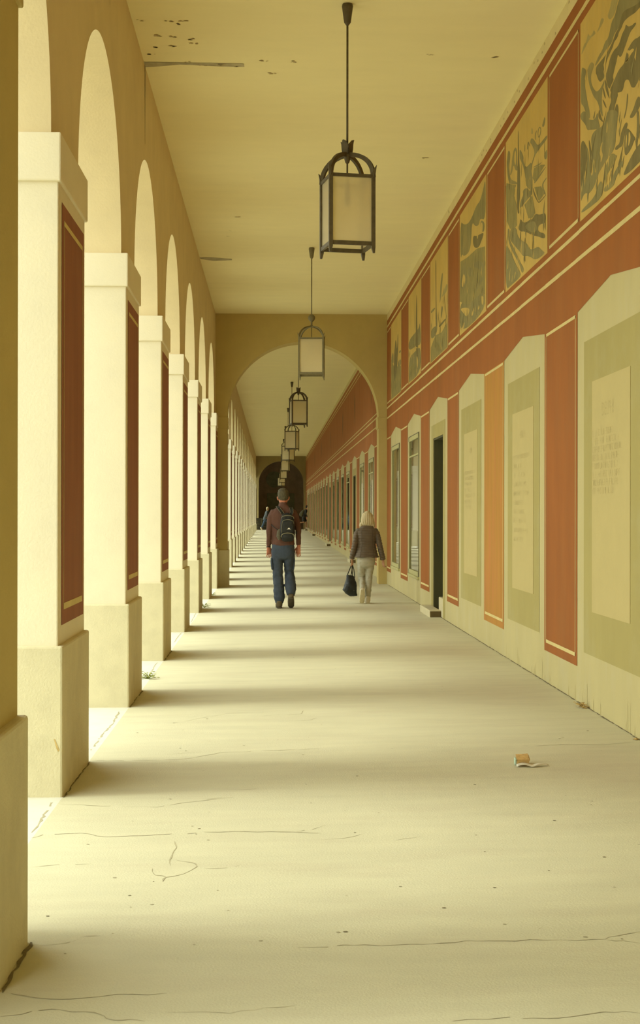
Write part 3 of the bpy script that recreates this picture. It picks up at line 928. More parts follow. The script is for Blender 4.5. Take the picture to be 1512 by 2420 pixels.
MNAMES = ['large mural of flowing cliffs and rocks, high at the right picture edge',
          'mural of a winding road, trees and houses below an ochre sky',
          'mural of a dark mountain above tangled rocks',
          'mural with a tall bare tree trunk and a cypress',
          'mural of a slim column of trees beside a dark lake',
          'narrow looking mural of pointed cypresses next to the arched cross wall']
for k in range(6):
    t = MB()
    ya, yb = ME_R[k], ME_L[k]
    yc = (ya + yb) / 2
    x = -.0022
    rectx(t, x, ya - yc, yb - yc, 3.70 - 4.46, 5.22 - 4.46, 0)
    for q, (tone, pts) in enumerate(MURALS[k]):
        xx = x - .0003 - q * .00004
        if tone != 'h':
            for _ in range(2):              # round the brush shapes
                n = len(pts)
                pts = [pq for i in range(n) for pq in
                       ((.75 * pts[i][0] + .25 * pts[(i + 1) % n][0], .75 * pts[i][1] + .25 * pts[(i + 1) % n][1]),
                        (.25 * pts[i][0] + .75 * pts[(i + 1) % n][0], .25 * pts[i][1] + .75 * pts[(i + 1) % n][1]))]
        t.face([(xx, y - yc, z - 4.46) for y, z in pts], {'c': 0, 'o': 1, 'd': 2, 'h': 3, 's': 4}[tone])
    rg = random.Random(40 + k)
    for q in range((34, 46, 60, 46, 40, 40)[k]):
        xx = x - .0019 - q * .00001
        y = rg.uniform(ya + .06, yb - .06)
        z = 3.74 + rg.random() ** 1.5 * (1.0 if k < 2 else .62)
        h, w = rg.uniform(.04, .2), rg.uniform(.012, .04)
        lean = rg.uniform(-.08, .02) if k else rg.uniform(-.2, -.05)
        t.face([(xx, y - yc, z - 4.46), (xx, y + w - yc, z + h * .4 - 4.46), (xx, y + lean * h * 4 - yc, min(z + h, 5.2) - 4.46), (xx, y - w * .4 + lean * h - yc, z + h * .5 - 4.46)], rg.choice((1, 1, 2, 2, 0, 3)))
    o = t.build('mural', [MOCH, MOLI, MDRK, MHAT, MSOF], recalc=False)
    o.location = (XR - .001, yc, 4.46)
    tag(o, MNAMES[k], 'mural', 'landscape murals')


# ---- painted tablets with inscriptions
def glyph_rows(b, rows, x, h, seed, stroke=.0045):
    rg = random.Random(seed)
    x_, q_ = x, 0
    for ya, yb, z in rows:
        y = ya
        while y > yb:
            w = rg.uniform(.022, .04)
            if rg.random() < .14:
                y -= w
                continue
            for s in range(rg.randint(2, 3)):
                q_ += 1
                x = x_ - .0006 * (q_ % 7) / 7
                if rg.random() < .5:
                    yy = y - rg.choice((0, w * .6))
                    b.face([(x, yy, z), (x, yy - stroke, z), (x, yy - stroke, z + h), (x, yy, z + h)])
                else:
                    zz = z + rg.choice((0, h * .45, h - stroke))
                    b.face([(x, y, zz), (x, y - w * .65, zz), (x, y - w * .65, zz + stroke), (x, y, zz + stroke)])
            y -= w


TL = ['cream inscription tablet headed DELPHI in an olive painted frame',
      'cream inscription tablet between the red panel and the orange panel',
      'cream inscription tablet between the orange panel and the doorway']
for k in range(3):
    c = CB[k]
    t = thing('inscription_tablet', TL[k], 'tablet', (XR, c, 0), group='inscription tablets')
    b = MB()
    rectx(b, -.002, -.872, .872, .40, 2.755)
    b.build('border', OLIVED, t)['label'] = 'darker olive painted border'
    b = MB()
    b.box(-.0055, -.001, -.575, .575, .725, 2.43)
    b.build('tablet_face', TABLET, t)
    b = MB()
    if k == 0:
        ends = [10.09, 9.9, 9.79, 9.86, 9.95, 9.87, 9.92, 10.06]
        glyph_rows(b, [(10.73 - c, e - c, 2.02 - .0605 * i) for i, e in enumerate(ends)], -.0058, .044, 3)
    elif k == 1:
        glyph_rows(b, [(.5, -.32 + .1 * ((i * 7) % 4), 1.98 - .088 * i) for i in range(10)], -.0058, .04, 9, .003)
    else:
        glyph_rows(b, [(.5, -.36 + .12 * ((i * 5) % 4), 1.93 - .07 * i) for i in range(7)], -.0058, .04, 11, .003)
    b.build('lettering', LETTER, t)
    if k == 0:
        cu = bpy.data.curves.new('heading', 'FONT')
        cu.body = 'DELPHI'
        cu.size = .12
        cu.resolution_u = 3
        tmp = bpy.data.objects.new('tmp', cu)
        COL.objects.link(tmp)
        dg = bpy.context.evaluated_depsgraph_get()
        me = bpy.data.meshes.new_from_object(tmp.evaluated_get(dg))
        bpy.data.objects.remove(tmp)
        xs_ = [v.co.x for v in me.vertices]
        x0, x1 = min(xs_), max(xs_)
        ys2 = [v.co.y for v in me.vertices]
        y0_, y1_ = min(ys2), max(ys2)
        for v in me.vertices:
            px, py = v.co.x, v.co.y
            v.co = (-.0060, 10.40 - c - (px - x0) / (x1 - x0) * .36, 2.155 + (py - y0_) / (y1_ - y0_) * .095)
        me.materials.clear()
        me.materials.append(LETTER)
        ho = bpy.data.objects.new('heading', me)
        COL.objects.link(ho)
        ho.parent = t
        ho['label'] = 'heading DELPHI in thin narrow letters'
    else:
        b = MB()
        glyph_rows(b, [(.12, -.12, 2.17)], -.0058, .07, 20 + k, .003)
        b.build('heading', LETTER, t)


# ---- windows and doors
def window(n, c, far):
    b = MB()
    x0, x1 = XR - .012, XR + .03
    y0, y1, z0, z1 = -.87, .87, .43, 2.765
    fw = .075
    b.box(x0, x1, y0, y1, z0, z0 + fw)
    b.box(x0, x1, y0, y1, z1 - fw, z1)
    b.box(x0, x1, y1 - fw, y1, z0, z1)
    b.box(x0, x1, y0, y0 + fw, z0, z1)
    b.box(XR - .014, XR + .03, y0 - .004, y0 + .014, z0 - .004, z1 + .003, 1)
    b.box(XR - .013, XR + .03, y0, y1, z1 - .006, z1 + .012, 1)
    if n in (1, 3, 4, 6):
        b.box(XR - .004, XR + .028, y0 + fw, y1 - fw, z1 - .32 - .03, z1 - .32)
    o = struct(b.build('window_%d' % n, [FRAME, FRAMED], bevel=.004))
    o.location = (0, c, 0)
    b = MB()
    b.box(XR + .010, XR + .016, y0 + fw - .005, y1 - fw + .005, z0 + fw - .005, z1 - fw + .005)
    b.build('pane', GLASS, o)
    b = MB()
    b.box(XR - .03, XR + .02, y0 - .02, y1 + .02, z0 - .045, z0)
    b.build('sill', FRAME, o, bevel=.005)
    return o


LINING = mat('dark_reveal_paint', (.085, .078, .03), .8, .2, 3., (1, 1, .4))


def door(n, c, far):
    d = bpy.data.objects.new('door_%d' % n, None)
    COL.objects.link(d)
    struct(d)
    d.location = (0, c, fz(XR, c))
    b = MB()
    rectx(b, XR - .002, -.872, -.62, .0, 2.755 - fz(XR, c))
    rectx(b, XR - .002, .62, .872, .0, 2.755 - fz(XR, c))
    rectx(b, XR - .002, -.62, .62, 2.557 - fz(XR, c), 2.755 - fz(XR, c))
    b.build('door_surround', OLIVED, d)['label'] = 'olive painted door surround'
    b = MB()
    b.box(XR + .30, XR + .335, -.62, .62, .0, 2.557 - fz(XR, c))
    for k in range(2):
        for z0, z1 in ((.3, 1.1), (1.25, 2.3)):
            ya = -.52 + k * .56
            b.box(XR + .285, XR + .302, ya, ya + .46, z0, z1)
    b.build('door_leaf', DOORM, d, bevel=.006)
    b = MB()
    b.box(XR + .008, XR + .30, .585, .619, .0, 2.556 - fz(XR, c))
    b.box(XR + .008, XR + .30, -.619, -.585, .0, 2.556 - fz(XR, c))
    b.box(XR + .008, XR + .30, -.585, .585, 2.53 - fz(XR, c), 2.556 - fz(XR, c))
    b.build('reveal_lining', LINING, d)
    b = MB()
    b.tube([(XR + .29, -.45, 1.05), (XR + .24, -.45, 1.05), (XR + .24, -.33, 1.05)], .012)
    b.build('door_handle', BRONZE, d)
    # stone step
    s = thing('doorstep', 'pale stone step in front of the dark doorway between the panels' if not far else 'x', 'doorstep',
              (XR, c + .25 if not far else c, fz(XR, c)), group='doorsteps')
    b = MB()
    b.box(-.165, .0, -.66, .68, -.02, .095)
    b.build('tread', STONE, s, bevel=.012)
    b = MB()
    b.box(-.155, -.002, -.663, -.655, .0, .082)
    b.build('step_end', STEPD, s)['label'] = 'dark brown end face'
    b = MB()
    b.box(.0, .28, -.86 if not far else -.61, -.36 if not far else .61, .0, .27 if not far else .17)
    b.build('upper_step', STONE, s, bevel=.01)
    return s


wn, dn, fd = 0, 1, 0
for c, k, far in BAYS:
    if k == 'window':
        if far and c < YMID + 1.6:
            pass
        wn += 1
        window(wn, c, far)
    elif k == 'door':
        dn += 1
        s = door(dn, c, far)
        if far:
            fd += 1
            s['label'] = 'small stone doorstep by the right wall, %s beyond the arched cross wall' % ORD[fd]
# ============================================================ LANTERNS
def make_lantern(kind, extra=0.):
    """hangs from the origin; kind: 'crown', 'ball' or 'slim'"""
    t = thing('hanging_lantern', 'x', 'lantern', group='lanterns of the walk')
    M = BRONZE if kind != 'ball' else BRONZEG
    e = extra
    b = MB()
    b.lathe([(.030, 0), (.042, -.004), (.046, -.022), (.044, -.03), (.028, -.148), (.020, -.160), (.009, -.175)], 18)
    b.build('ceiling_cup', M, t)
    b = MB()
    rod = .0085
    b.tube([(0, 0, -.16), (.0, 0, -1.235 - e)], rod, 8)
    b.build('rod', M, t)
    zt = -1.215 - e
    if kind == 'crown':
        b = MB()
        for k in range(4):
            a = pi / 4 + k * pi / 2
            rings = []
            for r, z, w in ((.026, 0, .030), (.030, .045, .034), (.036, .075, .028), (.050, .10, .014), (.060, .105, .006)):
                cx, cy = r * cos(a), r * sin(a)
                tx, ty = -sin(a) * w, cos(a) * w
                nx, ny = cos(a) * .004, sin(a) * .004
                rings.append([(cx - tx - nx, cy - ty - ny, zt + z), (cx + tx - nx, cy + ty - ny, zt + z),
                              (cx + tx + nx, cy + ty + ny, zt + z), (cx - tx + nx, cy - ty + ny, zt + z)])
            b.loft(rings, sm=False)
        b.lathe([(.012, .02), (.03, .0), (.036, -.012), (.03, -.03), (.024, -.05), (.016, -.075), (.006, -.085)], 12, c=(0, 0, zt + .005))
        b.build('leaf_crown', M, t)
    else:
        b = MB()
        zb = zt + .125
        if kind == 'ball':
            b.lathe([(.004, .058), (.03, .05), (.05, .025), (.056, .0), (.05, -.022), (.03, -.05), (.014, -.06), (.012, -.13)], 18, c=(0, 0, zb))
        else:
            b.lathe([(.012, .02), (.024, .0), (.02, -.03), (.012, -.05)], 14, c=(0, 0, zt + .03))
        b.lathe([(.02, .0), (.024, -.015), (.012, -.04)], 12, c=(0, 0, zt + .012))
        b.build('ball' if kind == 'ball' else 'collar', M, t)
    h = .174 if kind != 'ball' else .185
    zf, zb_ = -1.425 - e, -1.965 - e           # frame top and bottom
    rw, rh = (.034, .030) if kind == 'crown' else (.022, .020)
    for sx, sy in ((-1, -1), (1, -1), (1, 1), (-1, 1)):
        b = MB()
        pts = []
        for k in range(11):
            a = pi / 2 * k / 10
            pts.append((sx * h * (cos(a)), sy * h * (cos(a)), zf + (zt - zf) * sin(a) ** .9 - .008))
        b.bar(pts, rw, rh * .8, up=(-sy * 1., sx * 1., 0))
        b.build('rib', M, t)
        b = MB()
        w = .030 if kind == 'crown' else .024
        q = h
        rings = []
        for z, s, off in ((zb_ - .075, .55, .004), (zb_ - .03, 1, 0), (zf + .01, 1, 0), (zf + .05, .75, .008), (zf + .085, .12, .022)):
            cx, cy = sx * (q + off), sy * (q + off)
            a = w / 2 * s
            rings.append([(cx - a, cy - a, z), (cx + a, cy - a, z), (cx + a, cy + a, z), (cx - a, cy + a, z)])
        b.loft(rings, sm=False)
        b.build('post', M, t)
    for nm, z, hh in (('top_rail', zf, .026), ('bottom_rail', zb_, .032)):
        b = MB()
        for k in range(4):
            a = k * pi / 2
            c, s = cos(a), sin(a)
            p0, p1 = Vector((c * h - s * -h, s * h + c * -h, z)), Vector((c * h - s * h, s * h + c * h, z))
            b.bar([p0, p1], .018, hh)
        b.build(nm, M, t)
    for k in range(4):
        a = k * pi / 2
        c, s = cos(a), sin(a)
        b = MB()
        hp = h - .004
        n = .0035
        vs = []
        for r in (hp - n, hp + n):
            for u in (-h + .012, h - .012):
                for z in (zb_ + .01, zf - .01):
                    vs.append((c * r - s * u, s * r + c * u, z))
        b.idx(vs, [(0, 1, 3, 2), (4, 6, 7, 5), (0, 2, 6, 4), (1, 5, 7, 3), (0, 4, 5, 1), (2, 3, 7, 6)])
        b.build('pane', FROST, t)
    b = MB()
    b.tube([(0, 0, zt - .03), (0, 0, zf - .06)], .007, 8)
    b.lathe([(.008, .03), (.02, .025), (.02, -.035), (.016, -.04)], 12, c=(0, 0, zf - .085))
    b.build('lamp_socket', M, t)
    b = MB()
    b.lathe([(.014, 0), (.026, -.02), (.031, -.045), (.026, -.075), (.008, -.088)], 14, c=(0, 0, zf - .122))
    b.build('bulb', BULB, t)
    return t


LAMPS = [(11.8, 10, 'crown', 0), (22.63, -4, 'ball', 0), (34.2, 9, 'crown', .06), (45.7, -17, 'slim', .13), (57.0, -36, 'slim', .07),
         (68.8, -9, 'slim', .14), (80.6, 2, 'slim', .21), (92., 0, 'slim', .19), (101.5, -42, 'slim', .22)]
LL = ['dark bronze lantern with leaf crown and frosted panes, large in the upper ceiling',
      'bronze lantern with a ball on its rod, hanging in front of the cross wall arch',
      'dark lantern with leaf crown, first one seen through the arch',
      'slim lantern with double side ribs, second one seen through the arch',
      'slim lantern turned to show two broad panes, third through the arch',
      'slim lantern, fourth seen through the arch', 'slim lantern, fifth seen through the arch',
      'slim lantern, sixth seen through the arch', 'slim lantern turned cornerwise, lowest and last above the walking man']
protos = {}
for (y, rot, kind, ex), lb in zip(LAMPS, LL):
    key = (kind, ex)
    if key in protos:
        o = copy_tree(protos[key])
    else:
        o = make_lantern(kind, ex)
        protos[key] = o
    o.location = (.60, y, ZC)
    o.rotation_euler = (0, 0, radians(rot))
    o['label'] = lb
# ============================================================ PEOPLE
from mathutils import noise


def limb(b, path, a=(1, 0, 0), n=16, sup=2., round0=True, round1=True):
    """loft through (point, ra, rb); ra along axis a, rb along the other; closed, rounded ends"""
    A = Vector(a)
    pts = [Vector(p[0]) for p in path]
    seq = []
    for i, (p, ra, rb) in enumerate(path):
        t = (pts[min(i + 1, len(pts) - 1)] - pts[max(i - 1, 0)]).normalized()
        seq.append((pts[i], ra, rb, t))

    def cap(q, sgn):
        p, ra, rb, t = q
        r = min(ra, rb)
        return [(p + t * sgn * r * .55 * sin(x), ra * cos(x), rb * cos(x), t) for x in (.5, 1., 1.35)]
    full = []
    if round0:
        full += list(reversed(cap(seq[0], -1)))
    full += seq
    if round1:
        full += cap(seq[-1], 1)
    rings = []
    for p, ra, rb, t in full:
        u = (A - t * A.dot(t)).normalized()
        w = t.cross(u)
        rg = []
        for j in range(n):
            c, s = cos(2 * pi * j / n), sin(2 * pi * j / n)
            k = 2. / sup
            rg.append(p + u * ra * (abs(c) ** k) * (1 if c >= 0 else -1) + w * rb * (abs(s) ** k) * (1 if s >= 0 else -1))
        rings.append(rg)
    b.loft(rings)


def ball(b, c, r, n=14):
    rx, ry, rz = r if isinstance(r, tuple) else (r, r, r)
    m = 9
    b.loft([[(c[0] + rx * sin(pi * i / m) * cos(2 * pi * j / n), c[1] + ry * sin(pi * i / m) * sin(2 * pi * j / n), c[2] - rz * cos(pi * i / m))
             for j in range(n)] for i in range(0, m + 1)] if False else
           [[(c[0] + rx * max(.02, sin(pi * i / m)) * cos(2 * pi * j / n), c[1] + ry * max(.02, sin(pi * i / m)) * sin(2 * pi * j / n),
              c[2] - rz * cos(pi * i / m)) for j in range(n)] for i in range(0, m + 1)])


def hand(b, w, d, a, curl=.35, s=1., thumb=1):
    """w wrist, d finger direction, a axis across the palm towards the thumb; fingers curl towards d x a"""
    w, d, a = Vector(w), Vector(d).normalized(), Vector(a)
    a = (a - d * a.dot(d)).normalized()
    nrm = d.cross(a) * thumb
    limb(b, [(w - d * .02 * s, .027 * s, .021 * s), (w + d * .02 * s, .032 * s, .018 * s), (w + d * .06 * s, .041 * s, .016 * s), (w + d * .095 * s, .040 * s, .0135 * s)], a, 12)
    for k, (off, L) in enumerate(((.034, .074), (.0115, .082), (-.0115, .077), (-.034, .062))):
        p = w + d * .088 * s + a * off * s
        pts = [p]
        ang = curl * .4
        for seg in (.45, .32, .23):
            dd = d * cos(ang) + nrm * sin(ang) + a * off * .9
            p = p + dd.normalized() * L * seg * s
            pts.append(p)
            ang += curl
        limb(b, [(pts[0], .0088 * s, .0092 * s), (pts[1], .0084 * s, .0086 * s), (pts[2], .0076 * s, .0076 * s), (pts[3], .0062 * s, .0062 * s)], a, 8)
    p0 = w + d * .03 * s + a * .026 * s
    p1 = p0 + (d * .55 + a * .75 + nrm * .25).normalized() * .038 * s
    p2 = p1 + (d * .9 + a * .35 + nrm * .3).normalized() * .032 * s
    p3 = p2 + (d * 1. + nrm * .3).normalized() * .024 * s
    limb(b, [(p0, .014 * s, .013 * s), (p1, .0115 * s, .011 * s), (p2, .0098 * s, .0098 * s), (p3, .007 * s, .007 * s)], nrm, 8)


def remeshed(name, b, m, parent, voxel=.008, smooth=3, fn=None):
    tmp = b.build('tmp', m)
    r = tmp.modifiers.new('r', 'REMESH')
    r.mode = 'VOXEL'
    r.voxel_size = voxel
    if smooth:
        sm = tmp.modifiers.new('s', 'SMOOTH')
        sm.factor = .5
        sm.iterations = smooth
    dg = bpy.context.evaluated_depsgraph_get()
    me = bpy.data.meshes.new_from_object(tmp.evaluated_get(dg))
    old = tmp.data
    bpy.data.objects.remove(tmp)
    bpy.data.meshes.remove(old)
    if fn:
        ns = [v.normal.copy() for v in me.vertices]
        for v, nn in zip(me.vertices, ns):
            v.co = v.co + nn * fn(v.co)
    for p in me.polygons:
        p.use_smooth = True
    me.name = name
    o = bpy.data.objects.new(name, me)
    COL.objects.link(o)
    if parent:
        o.parent = parent
    return o


def folds(amp, sc=14., sz=1.):
    def f(c):
        return amp * noise.fractal(Vector((c.x * sc, c.y * sc, c.z * sc * sz)), .7, 2., 3)
    return f


SKIN = mat('skin', (.50, .26, .145), .55, .06, 20., spec=.35)
SKINR = mat('ruddy_skin', (.58, .225, .13), .55, .06, 20., spec=.35)
SHIRT = mat('maroon_shirt_cloth', (.13, .062, .042), .9, .12, 9., bump=.2, bscale=40)
TROUS = mat('blue_grey_trouser_cloth', (.058, .073, .098), .9, .18, 10., bump=.3, bscale=35)
HAIRM = mat('grey_brown_hair', (.095, .08, .044), .75, .35, 60., (1, 1, .3))
HAIRB = mat('blonde_hair', (.55, .46, .27), .6, .22, 70., (1, 1, .12))
HAIRD = mat('black_hair', (.012, .010, .008), .6, .2, 40.)
BOOT = mat('brown_boot_leather', (.13, .10, .055), .8, .25, 20.)
SOLE = mat('dark_sole', (.08, .065, .04), .85, .2, 20.)
BLACKC = mat('black_nylon', (.022, .022, .018), .65, .25, 20., bump=.15, bscale=60)
TRIM = mat('grey_trim', (.20, .18, .11), .7, .15, 30.)
MESHP = mat('grey_mesh_pocket', (.12, .105, .065), .85, .2, 60.)
WHITEL = mat('white_print', (.75, .70, .55), .7, .05, 20.)
JACK = mat('brown_quilted_nylon', (.13, .096, .062), .6, .12, 12., spec=.4)
PALET = mat('pale_grey_trouser_cloth', (.44, .415, .31), .9, .1, 8., bump=.2, bscale=35)
CREAMS = mat('cream_shoe', (.66, .60, .44), .8, .07, 15.)
SOLEC = mat('worn_cream_sole', (.55, .475, .28), .85, .12, 25., (1, 1, 1))
BAGM = mat('black_bag_leather', (.012, .014, .012), .5, .2, 10., spec=.45, bump=.1, bscale=20)
DENIM = mat('denim', (.055, .085, .13), .9, .15, 10.)
GREYB = mat('grey_blue_jacket', (.085, .095, .10), .9, .15, 8.)


# ---------------------------------------------------------------- man with rucksack
def build_man():
    X, Y = .167, 22.99
    body = MB()
    # head, neck, torso, arms, legs, feet in one skin
    limb(body, [((0, .012, 1.60), .055, .062), ((0, .014, 1.645), .066, .080), ((0, .016, 1.70), .076, .096), ((0, .012, 1.76), .076, .097), ((0, .008, 1.80), .060, .078)])
    ball(body, (0, .10, 1.685), (.016, .022, .024))
    ball(body, (0, .085, 1.615), (.035, .03, .025))
    for sx in (-1, 1):
        limb(body, [((sx * .080, .006, 1.665), .010, .014), ((sx * .087, .0, 1.69), .012, .020), ((sx * .088, -.004, 1.715), .010, .016)], n=10)
    limb(body, [((0, -.004, 1.50), .070, .066), ((0, .0, 1.56), .058, .060), ((0, .008, 1.62), .056, .060)])
    limb(body, [((0, 0, .92), .150, .105), ((0, 0, 1.08), .140, .10), ((0, 0, 1.25), .155, .105), ((0, -.005, 1.38), .16, .10), ((0, -.005, 1.46), .13, .075), ((0, -.004, 1.53), .09, .06)])
    larm = [(-.150, -.005, 1.44), (-.215, -.02, 1.20), (-.224, .05, .95)]
    rarm = [(.154, -.005, 1.44), (.232, -.03, 1.20), (.240, .02, .965)]
    for ar in (larm, rarm):
        limb(body, [(ar[0], .034, .04), (ar[1], .034, .036), (ar[2], .026, .024)])
    hand(body, (-.224, .052, .945), (.07, .06, -1), (.85, .5, 0), .28, 1.06, -1)
    hand(body, (.240, .022, .955), (-.10, .06, -1), (-.85, .5, 0), .30, 1.06, 1)
    lleg = [(-.092, 0, .90), (-.080, .01, .50), (-.056, -.02, .10)]
    rleg = [(.092, .0, .90), (.098, .10, .515), (.116, -.12, .20)]
    for lg in (lleg, rleg):
        limb(body, [(lg[0], .082, .085), (lg[1], .055, .058), (lg[2], .037, .040)])
    limb(body, [((-.056, -.05, .06), .036, .036), ((-.062, .05, .05), .042, .036), ((-.066, .17, .03), .034, .02)])
    limb(body, [((.116, -.15, .17), .034, .034), ((.118, -.09, .10), .040, .034), ((.120, -.03, .045), .032, .02)])
    o = remeshed('person', body, SKINR, None, .0045, 2)
    o.location = (X, Y, fz(X, Y))
    o.scale = (1.022,) * 3
    tag(o, 'man in a maroon shirt and blue cargo trousers walking away, black rucksack on his back', 'person', 'people in the walk')
    # hair
    h = MB()
    limb(h, [((0, -.038, 1.668), .054, .050), ((0, -.024, 1.69), .0795, .076), ((0, -.004, 1.735), .0865, .100), ((0, .004, 1.78), .086, .104), ((0, .006, 1.815), .066, .082)])
    ball(h, (.02, .02, 1.812), (.055, .06, .028))
    ball(h, (-.03, .0, 1.806), (.05, .07, .03))
    remeshed('hair', h, HAIRM, o, .006, 2, folds(.003, 70., .6))
    # shirt
    s = MB()
    limb(s, [((0, .0, .985), .178, .130), ((0, 0, 1.04), .172, .128), ((0, 0, 1.12), .166, .124), ((0, 0, 1.26), .176, .128), ((0, -.006, 1.38), .198, .134),
             ((0, -.008, 1.455), .205, .120), ((0, -.008, 1.505), .170, .096), ((0, -.004, 1.545), .105, .080), ((0, .0, 1.575), .074, .072)], sup=2.3, n=28, round1=False)
    limb(s, [((0, -.004, 1.55), .076, .074), ((0, .004, 1.605), .064, .066), ((0, .008, 1.62), .062, .064)], n=20, round1=False)
    for sgn, ar in ((-1, larm), (1, rarm)):
        p0, p1, p2 = [Vector(q) for q in ar]
        p0 = p0 + Vector((sgn * .028, 0, .025))
        limb(s, [(p0 - Vector((sgn * .035, 0, -.01)), .062, .072), (p0 + Vector((sgn * .006, 0, -.06)), .058, .066), (p0.lerp(p1, .55), .052, .056), (p1, .045, .050), (p1.lerp(p2, .5), .041, .043),
                 (p2 + Vector((0, 0, .012)), .033, .033)], round1=False)
    remeshed('shirt', s, SHIRT, o, .008, 3, folds(.007, 11., .55))
    cu = MB()
    cu.lathe([(.030, -.008), (.0365, -.008), (.0365, .008), (.030, .008)], 16, c=(-.2245, .05, .943))
    cu.build('wristband', BLACKC, o, smooth=True)
    # trousers
    t = MB()
    limb(t, [((0, 0, 1.0), .165, .118), ((0, 0, .93), .178, .128), ((0, 0, .86), .183, .132), ((0, 0, .80), .178, .125)], n=24, sup=2.3)
    limb(t, [((-.090, 0, .88), .094, .12), ((-.092, .004, .76), .090, .110), ((-.088, .008, .62), .082, .095), ((-.080, .010, .48), .078, .088), ((-.068, -.004, .33), .083, .088),
             ((-.058, -.016, .20), .086, .088), ((-.056, -.022, .12), .074, .078), ((-.056, -.025, .075), .056, .062)], n=20, round1=False)
    limb(t, [((.090, 0, .88), .094, .12), ((.092, .025, .76), .088, .108), ((.088, .075, .62), .074, .092), ((.094, .105, .545), .074, .085), ((.100, .075, .49), .078, .085), ((.110, .0, .39), .085, .088),
             ((.117, -.06, .30), .086, .086), ((.118, -.10, .235), .072, .076), ((.118, -.12, .205), .056, .06)], n=20, round1=False)
    tr = remeshed('trousers', t, TROUS, o, .008, 2, lambda c: folds(.008, 9., 1.6)(c) * (1. if c.z < .75 else .4) + .004 * sin(c.z * 46 + c.x * 30) * max(0, 1 - abs(c.z - .2) / .2))
    k = MB()
    limb(k, [((-.178, -.01, .77), .014, .062), ((-.176, -.008, .70), .019, .068), ((-.166, -.006, .60), .016, .066)], sup=4)
    remeshed('cargo_pocket', k, TROUS, tr, .007, 1)
    k = MB()
    limb(k, [((.172, .03, .76), .012, .06), ((.166, .05, .68), .016, .064), ((.158, .07, .60), .014, .06)], sup=4)
    remeshed('cargo_pocket', k, TROUS, tr, .007, 1)
    # boots
    for nm, pts in (('boot', [((-.056, -.055, .105), .044, .05), ((-.058, -.05, .07), .050, .056), ((-.062, .03, .050), .052, .05), ((-.068, .12, .042), .050, .042), ((-.072, .20, .032), .036, .028)]),
                    ('boot', [((.118, -.165, .205), .042, .046), ((.119, -.145, .155), .048, .052), ((.120, -.10, .105), .052, .05), ((.122, -.05, .062), .050, .042), ((.123, -.005, .035), .036, .026)])):
        k = MB()
        limb(k, pts, sup=2.4, n=18)
        bo = remeshed(nm, k, BOOT, o, .006, 2)
        k = MB()
        left = pts[0][0][0] < 0
        if left:
            limb(k, [((-.056, -.095, .012), .038, .014), ((-.060, 0, .012), .046, .014), ((-.068, .12, .012), .050, .014), ((-.073, .215, .016), .030, .012)], sup=3)
        else:
            limb(k, [((.118, -.215, .165), .038, .014), ((.119, -.165, .10), .044, .014), ((.121, -.10, .045), .050, .014), ((.123, -.02, .012), .032, .010)], sup=3)
        remeshed('boot_sole', k, SOLE, bo, .006, 1)
    return o


